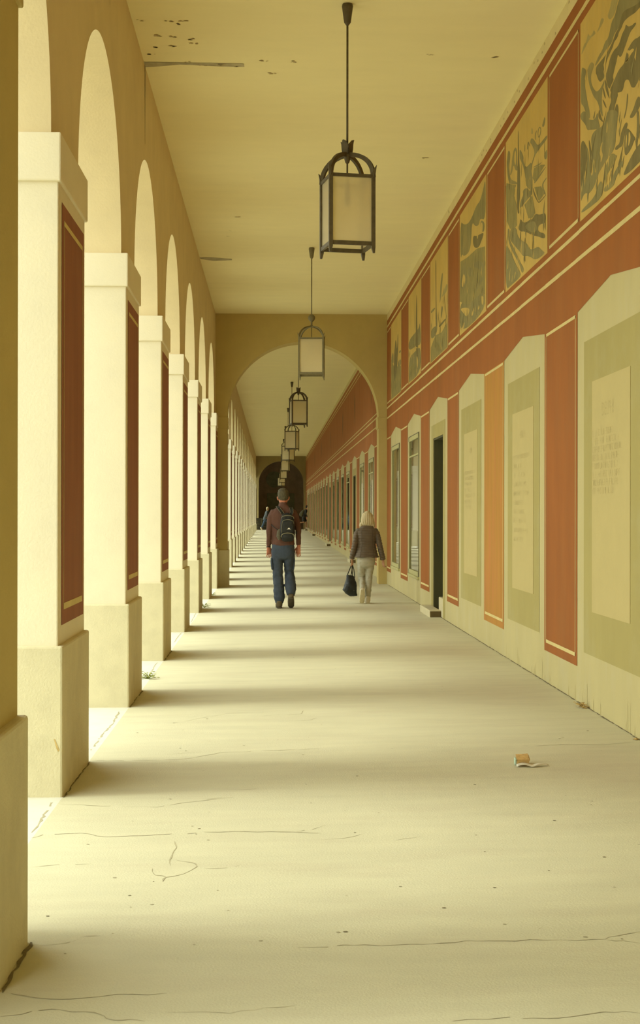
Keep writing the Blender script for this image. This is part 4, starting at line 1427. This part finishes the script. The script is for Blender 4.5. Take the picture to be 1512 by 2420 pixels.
def build_rucksack():
    X, Y = .167, 22.99
    s = 1.022
    t = thing('rucksack', 'black rucksack with grey piping worn on the back of the man in maroon', 'rucksack', (X, Y, fz(X, Y)))
    t.scale = (s, s, s)
    xc = .062
    b = MB()
    limb(b, [((xc + .004, -.175, 1.06), .085, .055), ((xc, -.195, 1.12), .112, .085), ((xc, -.20, 1.22), .114, .092), ((xc, -.195, 1.32), .110, .085), ((xc - .002, -.18, 1.40), .094, .062), ((xc - .004, -.165, 1.435), .070, .04)], sup=3.2, n=24)
    remeshed('main_body', b, BLACKC, t, .008, 2, folds(.006, 14.))
    b = MB()
    limb(b, [((xc + .008, -.285, 1.17), .088, .022), ((xc + .008, -.292, 1.25), .092, .026), ((xc + .008, -.285, 1.33), .084, .022), ((xc + .008, -.272, 1.36), .06, .014)], sup=3, n=20)
    remeshed('front_pocket', b, BLACKC, t, .007, 1, folds(.004, 18.))
    b = MB()
    limb(b, [((xc + .006, -.25, 1.055), .085, .038), ((xc + .008, -.275, 1.10), .098, .046), ((xc + .008, -.275, 1.145), .088, .034)], sup=2.6, n=20)
    remeshed('lower_pocket', b, BLACKC, t, .007, 1)
    b = MB()
    limb(b, [((xc - .115, -.185, 1.07), .03, .04), ((xc - .128, -.19, 1.11), .040, .046), ((xc - .125, -.19, 1.18), .034, .042), ((xc - .112, -.19, 1.21), .02, .03)], sup=2.3)
    remeshed('side_pocket', b, MESHP, t, .007, 1)

    def arc(xa, x2, z0, z1, y, r=.006, rise=None):
        pts = []
        for k in range(13):
            u = k / 12
            a = pi * u
            pts.append((xc + .008 + (xa + x2) / 2 - (x2 - xa) / 2 * cos(a), y + .012 * abs(cos(a)) ** 2, z0 + (z1 - z0) * sin(a) ** .6))
        return pts
    b = MB()
    b.tube(arc(-.088, .086, 1.30, 1.362, -.302), .0058, 6)
    b.tube([(xc - .080, -.296, 1.31), (xc - .088, -.306, 1.24), (xc - .086, -.296, 1.16)], .005, 6)
    b.tube(arc(-.100, .098, 1.095, 1.160, -.312), .0085, 6)
    b.tube(arc(-.096, .090, 1.375, 1.425, -.242), .0065, 6)
    b.build('piping', TRIM, t, smooth=True)
    b = MB()
    for k in range(7):
        a, c = pi * k / 7, pi * (k + 1) / 7
        b.face([(xc + .022, -.3215, 1.222), (xc + .022 - .017 * cos(a), -.3215, 1.222 + .019 * sin(a)), (xc + .022 - .017 * cos(c), -.3215, 1.222 + .019 * sin(c))])
    b.box(xc - .008, xc + .054, -.3225, -.3205, 1.2165, 1.2205)
    b.build('logo', WHITEL, t)
    for sx, pts in ((-1, [(xc - .055, -.165, 1.42), (xc - .085, -.158, 1.475), (xc - .13, -.13, 1.535), (-.088, -.06, 1.565), (-.10, .05, 1.54), (-.125, .11, 1.46), (-.14, .135, 1.36), (-.178, .06, 1.31), (-.190, -.05, 1.29), (-.150, -.138, 1.255), (xc - .095, -.18, 1.17)]),
                    (1, [(xc + .045, -.165, 1.42), (xc + .068, -.155, 1.47), (.125, -.125, 1.52), (.118, -.06, 1.545), (.12, .05, 1.53), (.13, .11, 1.46), (.145, .135, 1.36), (.182, .06, 1.30), (.194, -.05, 1.26), (.176, -.13, 1.22), (xc + .095, -.18, 1.15)])):
        b = MB()
        b.bar(pts[:6], .046, .012, up=(0, -.8, .6))
        b.bar(pts[5:], .006, .012, up=(0, .3, 1))
        st = b.build('shoulder_strap', BLACKC, t)
        b = MB()
        for d in (-.024, .024):
            b.tube([(p[0] + d, p[1] - .008, p[2] + .004) for p in pts[:4]], .0035, 6)
        b.build('strap_edge', TRIM, st)
    b = MB()
    b.tube([(xc - .025, -.17, 1.43), (xc - .02, -.185, 1.462), (xc + .02, -.185, 1.462), (xc + .028, -.17, 1.43)], .007, 8)
    b.build('carry_loop', BLACKC, t)
    b = MB()
    b.box(xc + .125, xc + .15, -.20, -.165, 1.145, 1.185)
    b.build('buckle', BLACKC, t)


# ---------------------------------------------------------------- woman with handbag
def build_woman():
    X, Y = 1.535, 23.80
    body = MB()
    limb(body, [((0, .01, 1.275), .045, .05), ((.008, .014, 1.33), .062, .075), ((.012, .016, 1.385), .070, .088), ((.012, .012, 1.43), .066, .083), ((.012, .01, 1.455), .05, .06)])
    ball(body, (.012, .10, 1.375), (.013, .018, .02))
    limb(body, [((0, 0, 1.2), .055, .055), ((0, .004, 1.26), .048, .05), ((.004, .01, 1.30), .046, .05)])
    limb(body, [((0, 0, .70), .13, .10), ((0, 0, .92), .115, .09), ((0, 0, 1.06), .12, .085), ((0, 0, 1.15), .10, .06), ((0, 0, 1.22), .05, .05)])
    larm = [(-.128, -.005, 1.155), (-.192, -.03, .95), (-.238, .02, .715)]
    rarm = [(.132, -.005, 1.155), (.205, -.04, .95), (.264, .0, .70)]
    for ar in (larm, rarm):
        limb(body, [(ar[0], .028, .032), (ar[1], .029, .031), (ar[2], .023, .022)])
    hand(body, (-.236, .022, .70), (.1, .05, -1), (.5, .85, 0), 1.05, .80, -1)
    hand(body, (.266, .002, .685), (.12, .1, -1), (-.5, .85, 0), .95, .80, 1)
    lleg = [(-.072, 0, .68), (-.075, .08, .42), (-.078, -.12, .22)]
    rleg = [(.062, 0, .68), (.036, .01, .40), (.018, -.01, .08)]
    for lg in (lleg, rleg):
        limb(body, [(lg[0], .075, .08), (lg[1], .045, .048), (lg[2], .028, .03)])
    limb(body, [((-.078, -.15, .20), .028, .03), ((-.080, -.12, .10), .034, .028), ((-.082, -.09, .03), .028, .018)])
    limb(body, [((.018, -.03, .055), .03, .03), ((.015, .06, .04), .035, .028), ((.012, .14, .025), .028, .018)])
    o = remeshed('person', body, SKIN, None, .0045, 2)
    o.location = (X, Y, fz(X, Y))
    o.scale = (1.012,) * 3
    tag(o, 'blonde woman in a brown quilted jacket and pale trousers walking away', 'person', 'people in the walk')
    h = MB()
    limb(h, [((.012, -.012, 1.270), .100, .060), ((.014, -.012, 1.31), .108, .082), ((.013, -.004, 1.37), .103, .102), ((.012, .0, 1.42), .090, .100), ((.012, .0, 1.455), .068, .08), ((.012, .0, 1.472), .04, .05)], n=22)
    ball(h, (-.092, .0, 1.262), (.026, .04, .045))
    ball(h, (.108, -.01, 1.275), (.026, .045, .06))
    remeshed('hair', h, HAIRB, o, .0065, 2, lambda c: .0035 * sin(atan2(c.y, c.x - .012) * 17 + c.z * 9) * (1 if c.z < 1.45 else .3))
    q = .0435

    def quilt(c):
        return .011 * (abs(sin(pi * (c.z + .02 * abs(c.x)) / q)) ** .45) - .006 + folds(.004, 10.)(c)
    s = MB()
    limb(s, [((0, -.005, .745), .196, .138), ((0, -.004, .79), .182, .132), ((0, 0, .86), .158, .120), ((0, 0, .94), .142, .108), ((0, 0, 1.04), .152, .114), ((0, -.004, 1.13), .164, .112),
             ((0, -.006, 1.185), .160, .094), ((0, -.004, 1.22), .115, .076), ((0, 0, 1.25), .072, .066)], n=28, sup=2.2, round0=False, round1=False)
    limb(s, [((0, .0, 1.23), .072, .066), ((.003, .002, 1.275), .066, .062), ((.004, .003, 1.30), .064, .060)], n=20, round1=False)
    for sgn, ar in ((-1, larm), (1, rarm)):
        p0, p1, p2 = [Vector(k) for k in ar]
        p0 = p0 + Vector((sgn * .022, 0, .02))
        limb(s, [(p0 - Vector((sgn * .03, 0, -.005)), .052, .06), (p0 + Vector((sgn * .006, 0, -.05)), .050, .056), (p0.lerp(p1, .55), .048, .052), (p1, .045, .048), (p1.lerp(p2, .5), .043, .044), (p2 + Vector((0, 0, .01)), .041, .040)], round1=False)
    j = remeshed('quilted_jacket', s, JACK, o, .0055, 2, quilt)
    b = MB()
    for sx in (-1, 1):
        b.tube([(sx * .085, -.118, 1.19), (sx * .090, -.121, 1.05), (sx * .082, -.122, .95), (sx * .105, -.131, .80), (sx * .112, -.135, .745)], .0028, 6)
    b.build('seam', mat('jacket_seam', (.075, .055, .038), .8, .1, 9.), j)
    t = MB()
    limb(t, [((-.006, 0, .80), .135, .10), ((-.010, 0, .74), .148, .114), ((-.010, -.006, .67), .150, .118), ((-.010, -.004, .62), .140, .11)], n=24)
    limb(t, [((-.078, 0, .68), .076, .10), ((-.080, .03, .57), .070, .085), ((-.076, .07, .455), .060, .068), ((-.076, .075, .41), .057, .062), ((-.076, .0, .33), .050, .056), ((-.078, -.09, .255), .042, .048), ((-.078, -.125, .225), .040, .042)], n=18, round1=False)
    limb(t, [((.058, 0, .68), .076, .10), ((.052, .005, .57), .068, .082), ((.040, .01, .455), .056, .064), ((.036, .008, .36), .053, .058), ((.028, .0, .24), .050, .054), ((.020, -.008, .13), .046, .05), ((.018, -.01, .095), .044, .047)], n=18, round1=False)
    remeshed('trousers', t, PALET, o, .0065, 2, folds(.007, 12., 1.8))
    # shoes: trailing one shows its sole
    k = MB()
    limb(k, [((-.078, -.125, .245), .034, .034), ((-.079, -.13, .19), .040, .034), ((-.081, -.115, .11), .042, .034), ((-.083, -.095, .035), .036, .024)], sup=2.4, n=18)
    sh = remeshed('shoe', k, CREAMS, o, .006, 2)
    k = MB()
    limb(k, [((-.076, -.172, .225), .034, .011), ((-.078, -.168, .17), .037, .011), ((-.081, -.150, .10), .045, .011), ((-.084, -.125, .035), .040, .010), ((-.085, -.112, .012), .026, .009)], sup=2.6, n=20)
    remeshed('shoe_sole', k, SOLEC, sh, .005, 1)
    k = MB()
    limb(k, [((.018, -.035, .10), .040, .042), ((.017, -.035, .06), .044, .046), ((.014, .05, .045), .046, .044), ((.011, .13, .035), .042, .034), ((.010, .18, .028), .03, .024)], sup=2.4, n=18)
    sh = remeshed('shoe', k, CREAMS, o, .006, 2)
    k = MB()
    limb(k, [((.018, -.075, .010), .036, .011), ((.015, .03, .010), .043, .011), ((.011, .13, .010), .044, .011), ((.010, .195, .012), .026, .009)], sup=3)
    remeshed('shoe_sole', k, SOLEC, sh, .005, 1)
    return o


def build_bag():
    X, Y = 1.535, 23.80
    sc = 1.012
    t = thing('handbag', 'black leather tote bag hanging from the hand of the blonde woman', 'bag', (X, Y, fz(X, Y)))
    t.scale = (sc, sc, sc)
    b = MB()
    # outline in the hanging plane, (x, z, half depth)
    def pz(px, py):
        return ((px - 866) * .0068, (1427 - py) * .0068)
    prof = [((818.2, 1359.5), (836, 1361.5), .030), ((817.5, 1366), (840, 1370), .05), ((816, 1376), (842.5, 1378), .07), ((812.5, 1386), (842.6, 1391), .085),
            ((808.2, 1395), (844, 1404), .09), ((815, 1403), (844.6, 1408.5), .08), ((826, 1409.5), (840, 1410), .05)]
    rings = []
    for l, r, d in prof:
        xl, zl = pz(*l)
        xr_, zr = pz(*r)
        rg = []
        for j in range(24):
            a = 2 * pi * j / 24
            u = cos(a)
            uu = abs(u) ** .8 * (1 if u > 0 else -1)
            w = sin(a)
            ww = abs(w) ** .8 * (1 if w > 0 else -1)
            f = (uu + 1) / 2
            rg.append((xl + (xr_ - xl) * f, .035 + ww * d, zl + (zr - zl) * f))
        rings.append(rg)
    b.loft(rings)
    remeshed('bag_body', b, BAGM, t, .007, 2, folds(.008, 9.))
    hx, hz = pz(831, 1331)
    for pts in ([(820, 1361), (828.5, 1340), (831, 1331), (833, 1340), (829, 1361)], [(833, 1363), (831.5, 1342), (831.5, 1331), (836, 1346), (838.5, 1366)]):
        b = MB()
        q = []
        for i, (px, py) in enumerate(pts):
            x, z = pz(px, py)
            q.append((x, .02 + (.03 if pts[0][0] > 825 else -.0) * (0 if i == 2 else 1), z))
        b.bar(q, .014, .005, up=(0, 1, .1))
        b.build('bag_handle', BAGM, t)
    b = MB()
    x, z = pz(835.5, 1396)
    b.box(x - .004, x + .004, -.075, -.06, z - .004, z + .004)
    b.build('metal_stud', TRIM, t)


build_man()
build_rucksack()
build_woman()
build_bag()


# ---------------------------------------------------------------- two people far down the walk
def far_man():
    Y = 103.2
    X = (631.5 - 644) * Y / 3450
    z0 = fz(X, Y)
    b = MB()
    limb(b, [((.02, 0, 1.42), .05, .05), ((.03, 0, 1.50), .075, .068), ((.03, 0, 1.58), .088, .072), ((.02, 0, 1.63), .07, .06)])
    ball(b, (.12, 0, 1.50), (.02, .014, .022))
    limb(b, [((-.12, 0, .80), .12, .14), ((-.07, 0, 1.05), .11, .14), ((-.02, 0, 1.28), .11, .17), ((.0, 0, 1.40), .07, .10)])
    for sy in (-1, 1):
        limb(b, [((-.01, sy * .17, 1.32), .05, .05), ((-.05, sy * .21, 1.06), .04, .04), ((.08, sy * .19, .86), .03, .03)])
        hand(b, (.09, sy * .19, .85), (.5, 0, -.8), (.7, sy * -.5, .5), .5, 1., sy)
    limb(b, [((-.12, -.08, .82), .09, .09), ((-.26, -.09, .48), .06, .06), ((-.42, -.09, .16), .04, .04)])
    limb(b, [((-.08, .08, .82), .09, .09), ((.10, .09, .46), .06, .06), ((.26, .09, .08), .04, .04)])
    limb(b, [((-.44, -.09, .18), .04, .04), ((-.40, -.09, .08), .045, .04), ((-.35, -.09, .03), .03, .03)])
    limb(b, [((.24, .09, .05), .04, .04), ((.34, .09, .06), .045, .04), ((.42, .09, .07), .03, .03)])
    o = remeshed('person', b, SKIN, None, .012, 2)
    o.location = (X, Y, z0)
    o.scale = (.98,) * 3
    tag(o, 'fair haired person in a grey blue jacket and jeans striding across the far end', 'person', 'people in the walk')
    b = MB()
    limb(b, [((-.03, 0, 1.46), .05, .06), ((-.01, 0, 1.55), .088, .078), ((.015, 0, 1.62), .09, .078), ((.02, 0, 1.66), .06, .05)])
    remeshed('hair', b, HAIRB, o, .012, 1)
    b = MB()
    limb(b, [((-.17, 0, .72), .16, .17), ((-.14, 0, .90), .14, .17), ((-.08, 0, 1.08), .13, .17), ((-.03, 0, 1.28), .13, .20), ((.0, 0, 1.38), .09, .13)], round0=False)
    for sy in (-1, 1):
        limb(b, [((-.01, sy * .16, 1.34), .065, .06), ((-.05, sy * .215, 1.06), .055, .055), ((.07, sy * .195, .88), .042, .042)])
    remeshed('jacket', b, GREYB, o, .012, 2)
    b = MB()
    limb(b, [((.0, 0, 1.385), .07, .085), ((.015, 0, 1.43), .06, .062)])
    remeshed('white_collar', b, WHITEL, o, .012, 1)
    b = MB()
    limb(b, [((-.13, 0, .88), .13, .15), ((-.12, 0, .78), .13, .15)])
    limb(b, [((-.13, -.08, .80), .10, .10), ((-.26, -.09, .48), .075, .075), ((-.40, -.09, .19), .055, .055)], round1=False)
    limb(b, [((-.08, .08, .80), .10, .10), ((.10, .09, .46), .075, .075), ((.25, .09, .11), .055, .055)], round1=False)
    remeshed('jeans', b, DENIM, o, .012, 2)
    for pts in ([((-.47, -.09, .20), .045, .045), ((-.42, -.09, .09), .05, .05), ((-.36, -.09, .02), .035, .035)], [((.22, .09, .05), .045, .05), ((.34, .09, .06), .05, .045), ((.44, .09, .08), .03, .035)]):
        b = MB()
        limb(b, pts, a=(0, 1, 0))
        remeshed('shoe', b, CREAMS, o, .012, 1)
    b = MB()
    b.idx([(.10, -.16, .74), (.26, -.14, .86), (.24, -.30, .88), (.08, -.31, .76), (.10, -.16, .748), (.26, -.14, .868), (.24, -.30, .888), (.08, -.31, .768)],
          [(0, 1, 2, 3), (4, 7, 6, 5), (0, 4, 5, 1), (1, 5, 6, 2), (2, 6, 7, 3), (3, 7, 4, 0)])
    n = b.build('paper_sheet', WHITEL)
    n.location, n.scale = o.location, o.scale
    tag(n, 'white sheet of paper held by the person in the grey blue jacket', 'paper')


def far_walker():
    Y = 99.2
    X = 2.31
    z0 = fz(X, Y) + .095
    b = MB()
    limb(b, [((.02, 0, 1.36), .045, .05), ((.04, 0, 1.43), .072, .066), ((.04, 0, 1.52), .085, .072), ((.03, 0, 1.57), .065, .06)])
    ball(b, (.13, 0, 1.44), (.02, .014, .02))
    limb(b, [((-.18, 0, .80), .11, .13), ((-.13, 0, 1.02), .10, .13), ((-.06, 0, 1.22), .10, .16), ((-.02, 0, 1.34), .06, .09)])
    for sy in (-1, 1):
        limb(b, [((-.04, sy * .16, 1.26), .048, .048), ((-.06, sy * .20, 1.0), .04, .04), ((.06, sy * .18, .80), .03, .03)])
        hand(b, (.065, sy * .18, .79), (.4, 0, -.9), (.8, 0, .4), .5, 1., sy)
    limb(b, [((-.18, -.08, .80), .085, .085), ((-.22, -.085, .46), .055, .055), ((-.50, -.085, .44), .04, .04)])
    limb(b, [((-.16, .08, .80), .085, .085), ((-.02, .085, .44), .055, .055), ((.0, .085, .08), .04, .04)])
    limb(b, [((-.50, -.085, .46), .04, .04), ((-.54, -.085, .38), .04, .04), ((-.55, -.085, .30), .03, .03)])
    limb(b, [((-.02, .085, .05), .04, .04), ((.08, .085, .045), .04, .035), ((.15, .085, .03), .03, .03)])
    o = remeshed('person', b, SKIN, None, .012, 2)
    o.location = (X, Y, z0)
    tag(o, 'dark haired person in black shorts and jacket stepping into the far doorway', 'person', 'people in the walk')
    b = MB()
    limb(b, [((.0, 0, 1.44), .06, .065), ((.01, 0, 1.52), .092, .078), ((.035, 0, 1.57), .085, .072), ((.035, 0, 1.61), .05, .05)])
    remeshed('hair', b, HAIRD, o, .012, 1)
    b = MB()
    limb(b, [((-.19, 0, .78), .125, .15), ((-.15, 0, .98), .12, .15), ((-.08, 0, 1.20), .12, .18), ((-.03, 0, 1.31), .08, .12)])
    for sy in (-1, 1):
        limb(b, [((-.04, sy * .15, 1.27), .062, .06), ((-.06, sy * .205, 1.0), .052, .052), ((.05, sy * .185, .82), .042, .042)])
    remeshed('jacket', b, BLACKC, o, .012, 2)
    b = MB()
    limb(b, [((-.19, 0, .86), .12, .14), ((-.18, 0, .76), .13, .15)])
    limb(b, [((-.18, -.08, .78), .10, .10), ((-.21, -.085, .52), .085, .085)], round1=False)
    limb(b, [((-.16, .08, .78), .10, .10), ((-.05, .085, .52), .085, .085)], round1=False)
    remeshed('shorts', b, BLACKC, o, .012, 2)
    for pts in ([((-.50, -.085, .49), .045, .045), ((-.55, -.085, .38), .045, .05), ((-.56, -.085, .28), .03, .035)], [((-.03, .085, .10), .05, .05), ((.03, .085, .05), .05, .05), ((.17, .085, .03), .035, .035)]):
        b = MB()
        limb(b, pts, a=(0, 1, 0))
        remeshed('shoe', b, WHITEL, o, .012, 1)
    t = thing('rucksack', 'olive grey rucksack on the back of the person at the far doorway', 'rucksack', (X, Y, z0))
    b = MB()
    limb(b, [((-.34, 0, .90), .10, .14), ((-.33, 0, 1.05), .12, .15), ((-.25, 0, 1.22), .09, .13), ((-.20, 0, 1.28), .05, .09)])
    remeshed('main_body', b, mat('olive_nylon', (.10, .10, .055), .8, .2, 20.), t, .012, 2)
    b = MB()
    limb(b, [((-.46, 0, .93), .025, .10), ((-.46, 0, 1.05), .028, .11), ((-.38, 0, 1.18), .022, .09)])
    remeshed('front_pocket', b, TRIM, t, .012, 1)


far_man()
far_walker()
# ============================================================ SMALL THINGS
# low slatted barrier at the far end
t = thing('slatted_barrier', 'low dark slatted wooden barrier standing at the far end beside the arcade', 'barrier', (-.80, 103.5, fz(-.8, 103.5)))
BARM = mat('dark_barrier_wood', (.035, .029, .015), .85, .25, 12., (1, 1, 4))
for x in (-.43, .03, .43):
    b = MB()
    b.box(x - .03, x + .03, -.04, .04, 0, .84)
    b.build('barrier_post', BARM if x < 0 else mat('worn_post', (.12, .10, .045), .85, .2, 9.), t)
b = MB()
for k in range(7):
    b.box(-.44, .44, -.02, .015, .05 + k * .112, .05 + k * .112 + .104)
b.build('slat_panel', BARM, t)
b = MB()
b.box(-.47, .47, -.05, .05, .83, .87)
b.build('top_rail', BARM, t)

# torn booklet on the floor
t = thing('torn_booklet', 'torn booklet lying open on the floor near the right wall', 'booklet', (1.50, 8.47, fz(1.5, 8.47) + .001), radians(-6))
b = MB()
for k in range(9):
    z = .003 + k * .0034
    s = 1 - k * .035
    j = RNG.uniform(-.006, .006)
    b.idx([(-.075 + j * .3, -.02, z), (-.004 * s + j, -.012, z + .001), (-.010 * s + j, .07, z + .006 + k * .002 + (k % 3) * .002), (-.078 + j, .06, z + .010 + k * .001),
           (-.075 + j, -.02, z + .003), (-.004 * s + j, -.012, z + .004), (-.010 * s + j, .07, z + .015 + k * .001), (-.078 + j, .06, z + .013 + k * .001)],
          [(0, 1, 2, 3), (4, 7, 6, 5), (0, 4, 5, 1), (1, 5, 6, 2), (2, 6, 7, 3), (3, 7, 4, 0)])
b.build('page_block', PAPERO, t)
b = MB()
G = []
NX, NY = 16, 5
for j in range(NY):
    for i in range(NX):
        u, v = i / (NX - 1), j / (NY - 1)
        x = -.08 + u * .185
        y = -.075 + v * .06 + .02 * sin(u * 7)
        w = .055 * (1 - .75 * max(0, u - .45) / .55)
        y = -.03 - w * (1 - v) + .01 * sin(u * 9)
        z = .004 + .010 * abs(sin(u * 6.5)) + .004 * v
        G.append((x, y, z))
F4 = [(j * NX + i, j * NX + i + 1, (j + 1) * NX + i + 1, (j + 1) * NX + i) for j in range(NY - 1) for i in range(NX - 1)]
b.idx(G, F4, sm=True)
o = b.build('loose_page', PAPERM, t)
sd = o.modifiers.new('thick', 'SOLIDIFY')
sd.thickness = .0012
b = MB()
b.box(-.088, -.076, -.015, .05, .0, .036)
b.build('cover_spine', PAPERT, t, bevel=.004)


# weeds at the pillar feet
def weed(x, y, n, s, lb):
    z = fz(x, y)
    t = thing('weed', lb, 'weed', (x, y, z), group='weeds at the pillar feet')
    b = MB()
    st = MB()
    for k in range(n):
        a = RNG.uniform(0, 2 * pi)
        r = s * RNG.uniform(.2, 1.)
        h = s * RNG.uniform(.15, .75)
        p0, p1 = Vector((0, 0, 0)), Vector((r * cos(a), r * sin(a) * .8, h))
        st.tube([p0, p1 * .5 + Vector((0, 0, h * .15)), p1], .0022, 5)
        L = s * RNG.uniform(.35, .6)
        d = Vector((cos(a), sin(a) * .8, RNG.uniform(-.2, .3))).normalized() * L
        sd = Vector((-sin(a), cos(a), .1)) * L * .33
        up = Vector((0, 0, L * .10))
        b.idx([p1, p1 + d * .4 + sd, p1 + d, p1 + d * .4 - sd, p1 + d * .45 + up], [(0, 1, 4), (1, 2, 4), (2, 3, 4), (3, 0, 4)], sm=True)
    st.build('stem', LEAFG, t)
    o = b.build('leaves', LEAFG, t)
    sl = o.modifiers.new('t', 'SOLIDIFY')
    sl.thickness = .001


weed(-1.13, 13.35, 26, .085, 'green weed on the pale floor between the second and third full pillars')
weed(-1.09, 23.4, 20, .10, 'green weed at the foot of the arcade, level with the walking people')
weed(-1.095, 27.0, 14, .06, 'small dark weed at the last pillar before the cross wall')

# dry leaves caught at the foot of the right wall
t = thing('dry_leaf_clump', 'clump of dry brown leaves at the foot of the right wall', 'leaves', (XR - .045, 10.9, fz(XR, 10.9)))
b = MB()
for k in range(16):
    c = Vector((RNG.uniform(-.04, .03), RNG.uniform(-.09, .09), RNG.uniform(.004, .03)))
    a = RNG.uniform(0, 6.28)
    L = RNG.uniform(.015, .035)
    d = Vector((cos(a), sin(a), RNG.uniform(-.1, .5))) * L
    s = Vector((-sin(a), cos(a), RNG.uniform(-.2, .4))) * L * .4
    b.idx([c - d, c + s, c + d, c - s, c + Vector((0, 0, L * .25))], [(0, 1, 4), (1, 2, 4), (2, 3, 4), (3, 0, 4)])
o = b.build('curled_leaves', LEAFB, t)
o.modifiers.new('t', 'SOLIDIFY').thickness = .0012
o = thing('fallen_leaf', 'single orange brown leaf at the foot of the right wall, low in the corner', 'leaf', (XR - .03, 9.32, fz(XR, 9.3)))
b = MB()
b.idx([(-.02, 0, .002), (0, .03, .006), (.022, 0, .003), (0, -.03, .004), (0, 0, .014)], [(0, 1, 4), (1, 2, 4), (2, 3, 4), (3, 0, 4)])
l = b.build('leaf_blade', LEAFB, o)
l.modifiers.new('t', 'SOLIDIFY').thickness = .001

# ============================================================ LIGHT, SKY, CAMERA
w = bpy.data.worlds.new('World')
SC.world = w
w.use_nodes = True
bg = w.node_tree.nodes['Background']
bg.inputs['Color'].default_value = (.95, 1.02, .90, 1)
bg.inputs['Strength'].default_value = SKY
sun = bpy.data.lights.new('hazy_sun', 'SUN')
sun.energy = SUN
sun.angle = radians(SUNANG)
sun.color = (.97, 1.02, .88)
so = bpy.data.objects.new('hazy_sun', sun)
COL.objects.link(so)
el = radians(SUNEL)
az = radians(SUNAZ)
d = Vector((cos(el) * cos(az), cos(el) * sin(az), -sin(el)))
so.rotation_euler = d.to_track_quat('-Z', 'Y').to_euler()

cam = bpy.data.cameras.new('camera')
cam.sensor_fit = 'VERTICAL'
cam.sensor_height = 36
cam.lens = 3450 * 36 / 2420
cam.clip_end = 500
cam.clip_start = .05
co = bpy.data.objects.new('camera', cam)
COL.objects.link(co)
yaw, pitch, roll = .03245, .00119, .00134
fw = Vector((sin(yaw) * cos(pitch), cos(yaw) * cos(pitch), sin(pitch)))
rt = Vector((cos(yaw), -sin(yaw), 0))
up = rt.cross(fw)
r2 = rt * cos(roll) + up * sin(roll)
u2 = up * cos(roll) - rt * sin(roll)
co.matrix_world = Matrix(((r2.x, u2.x, -fw.x, 0), (r2.y, u2.y, -fw.y, 0), (r2.z, u2.z, -fw.z, 1.45), (0, 0, 0, 1)))
SC.camera = co
vs = SC.view_settings
vs.view_transform = 'Standard'
vs.look = 'None'
vs.gamma = 1
vs.use_curve_mapping = False
vs.exposure = EXPO
SC.cycles.use_denoising = True
SC.cycles.max_bounces = 14
SC.cycles.diffuse_bounces = 9
SC.cycles.glossy_bounces = 4
SC.cycles.transmission_bounces = 10
SC.cycles.sample_clamp_indirect = 8
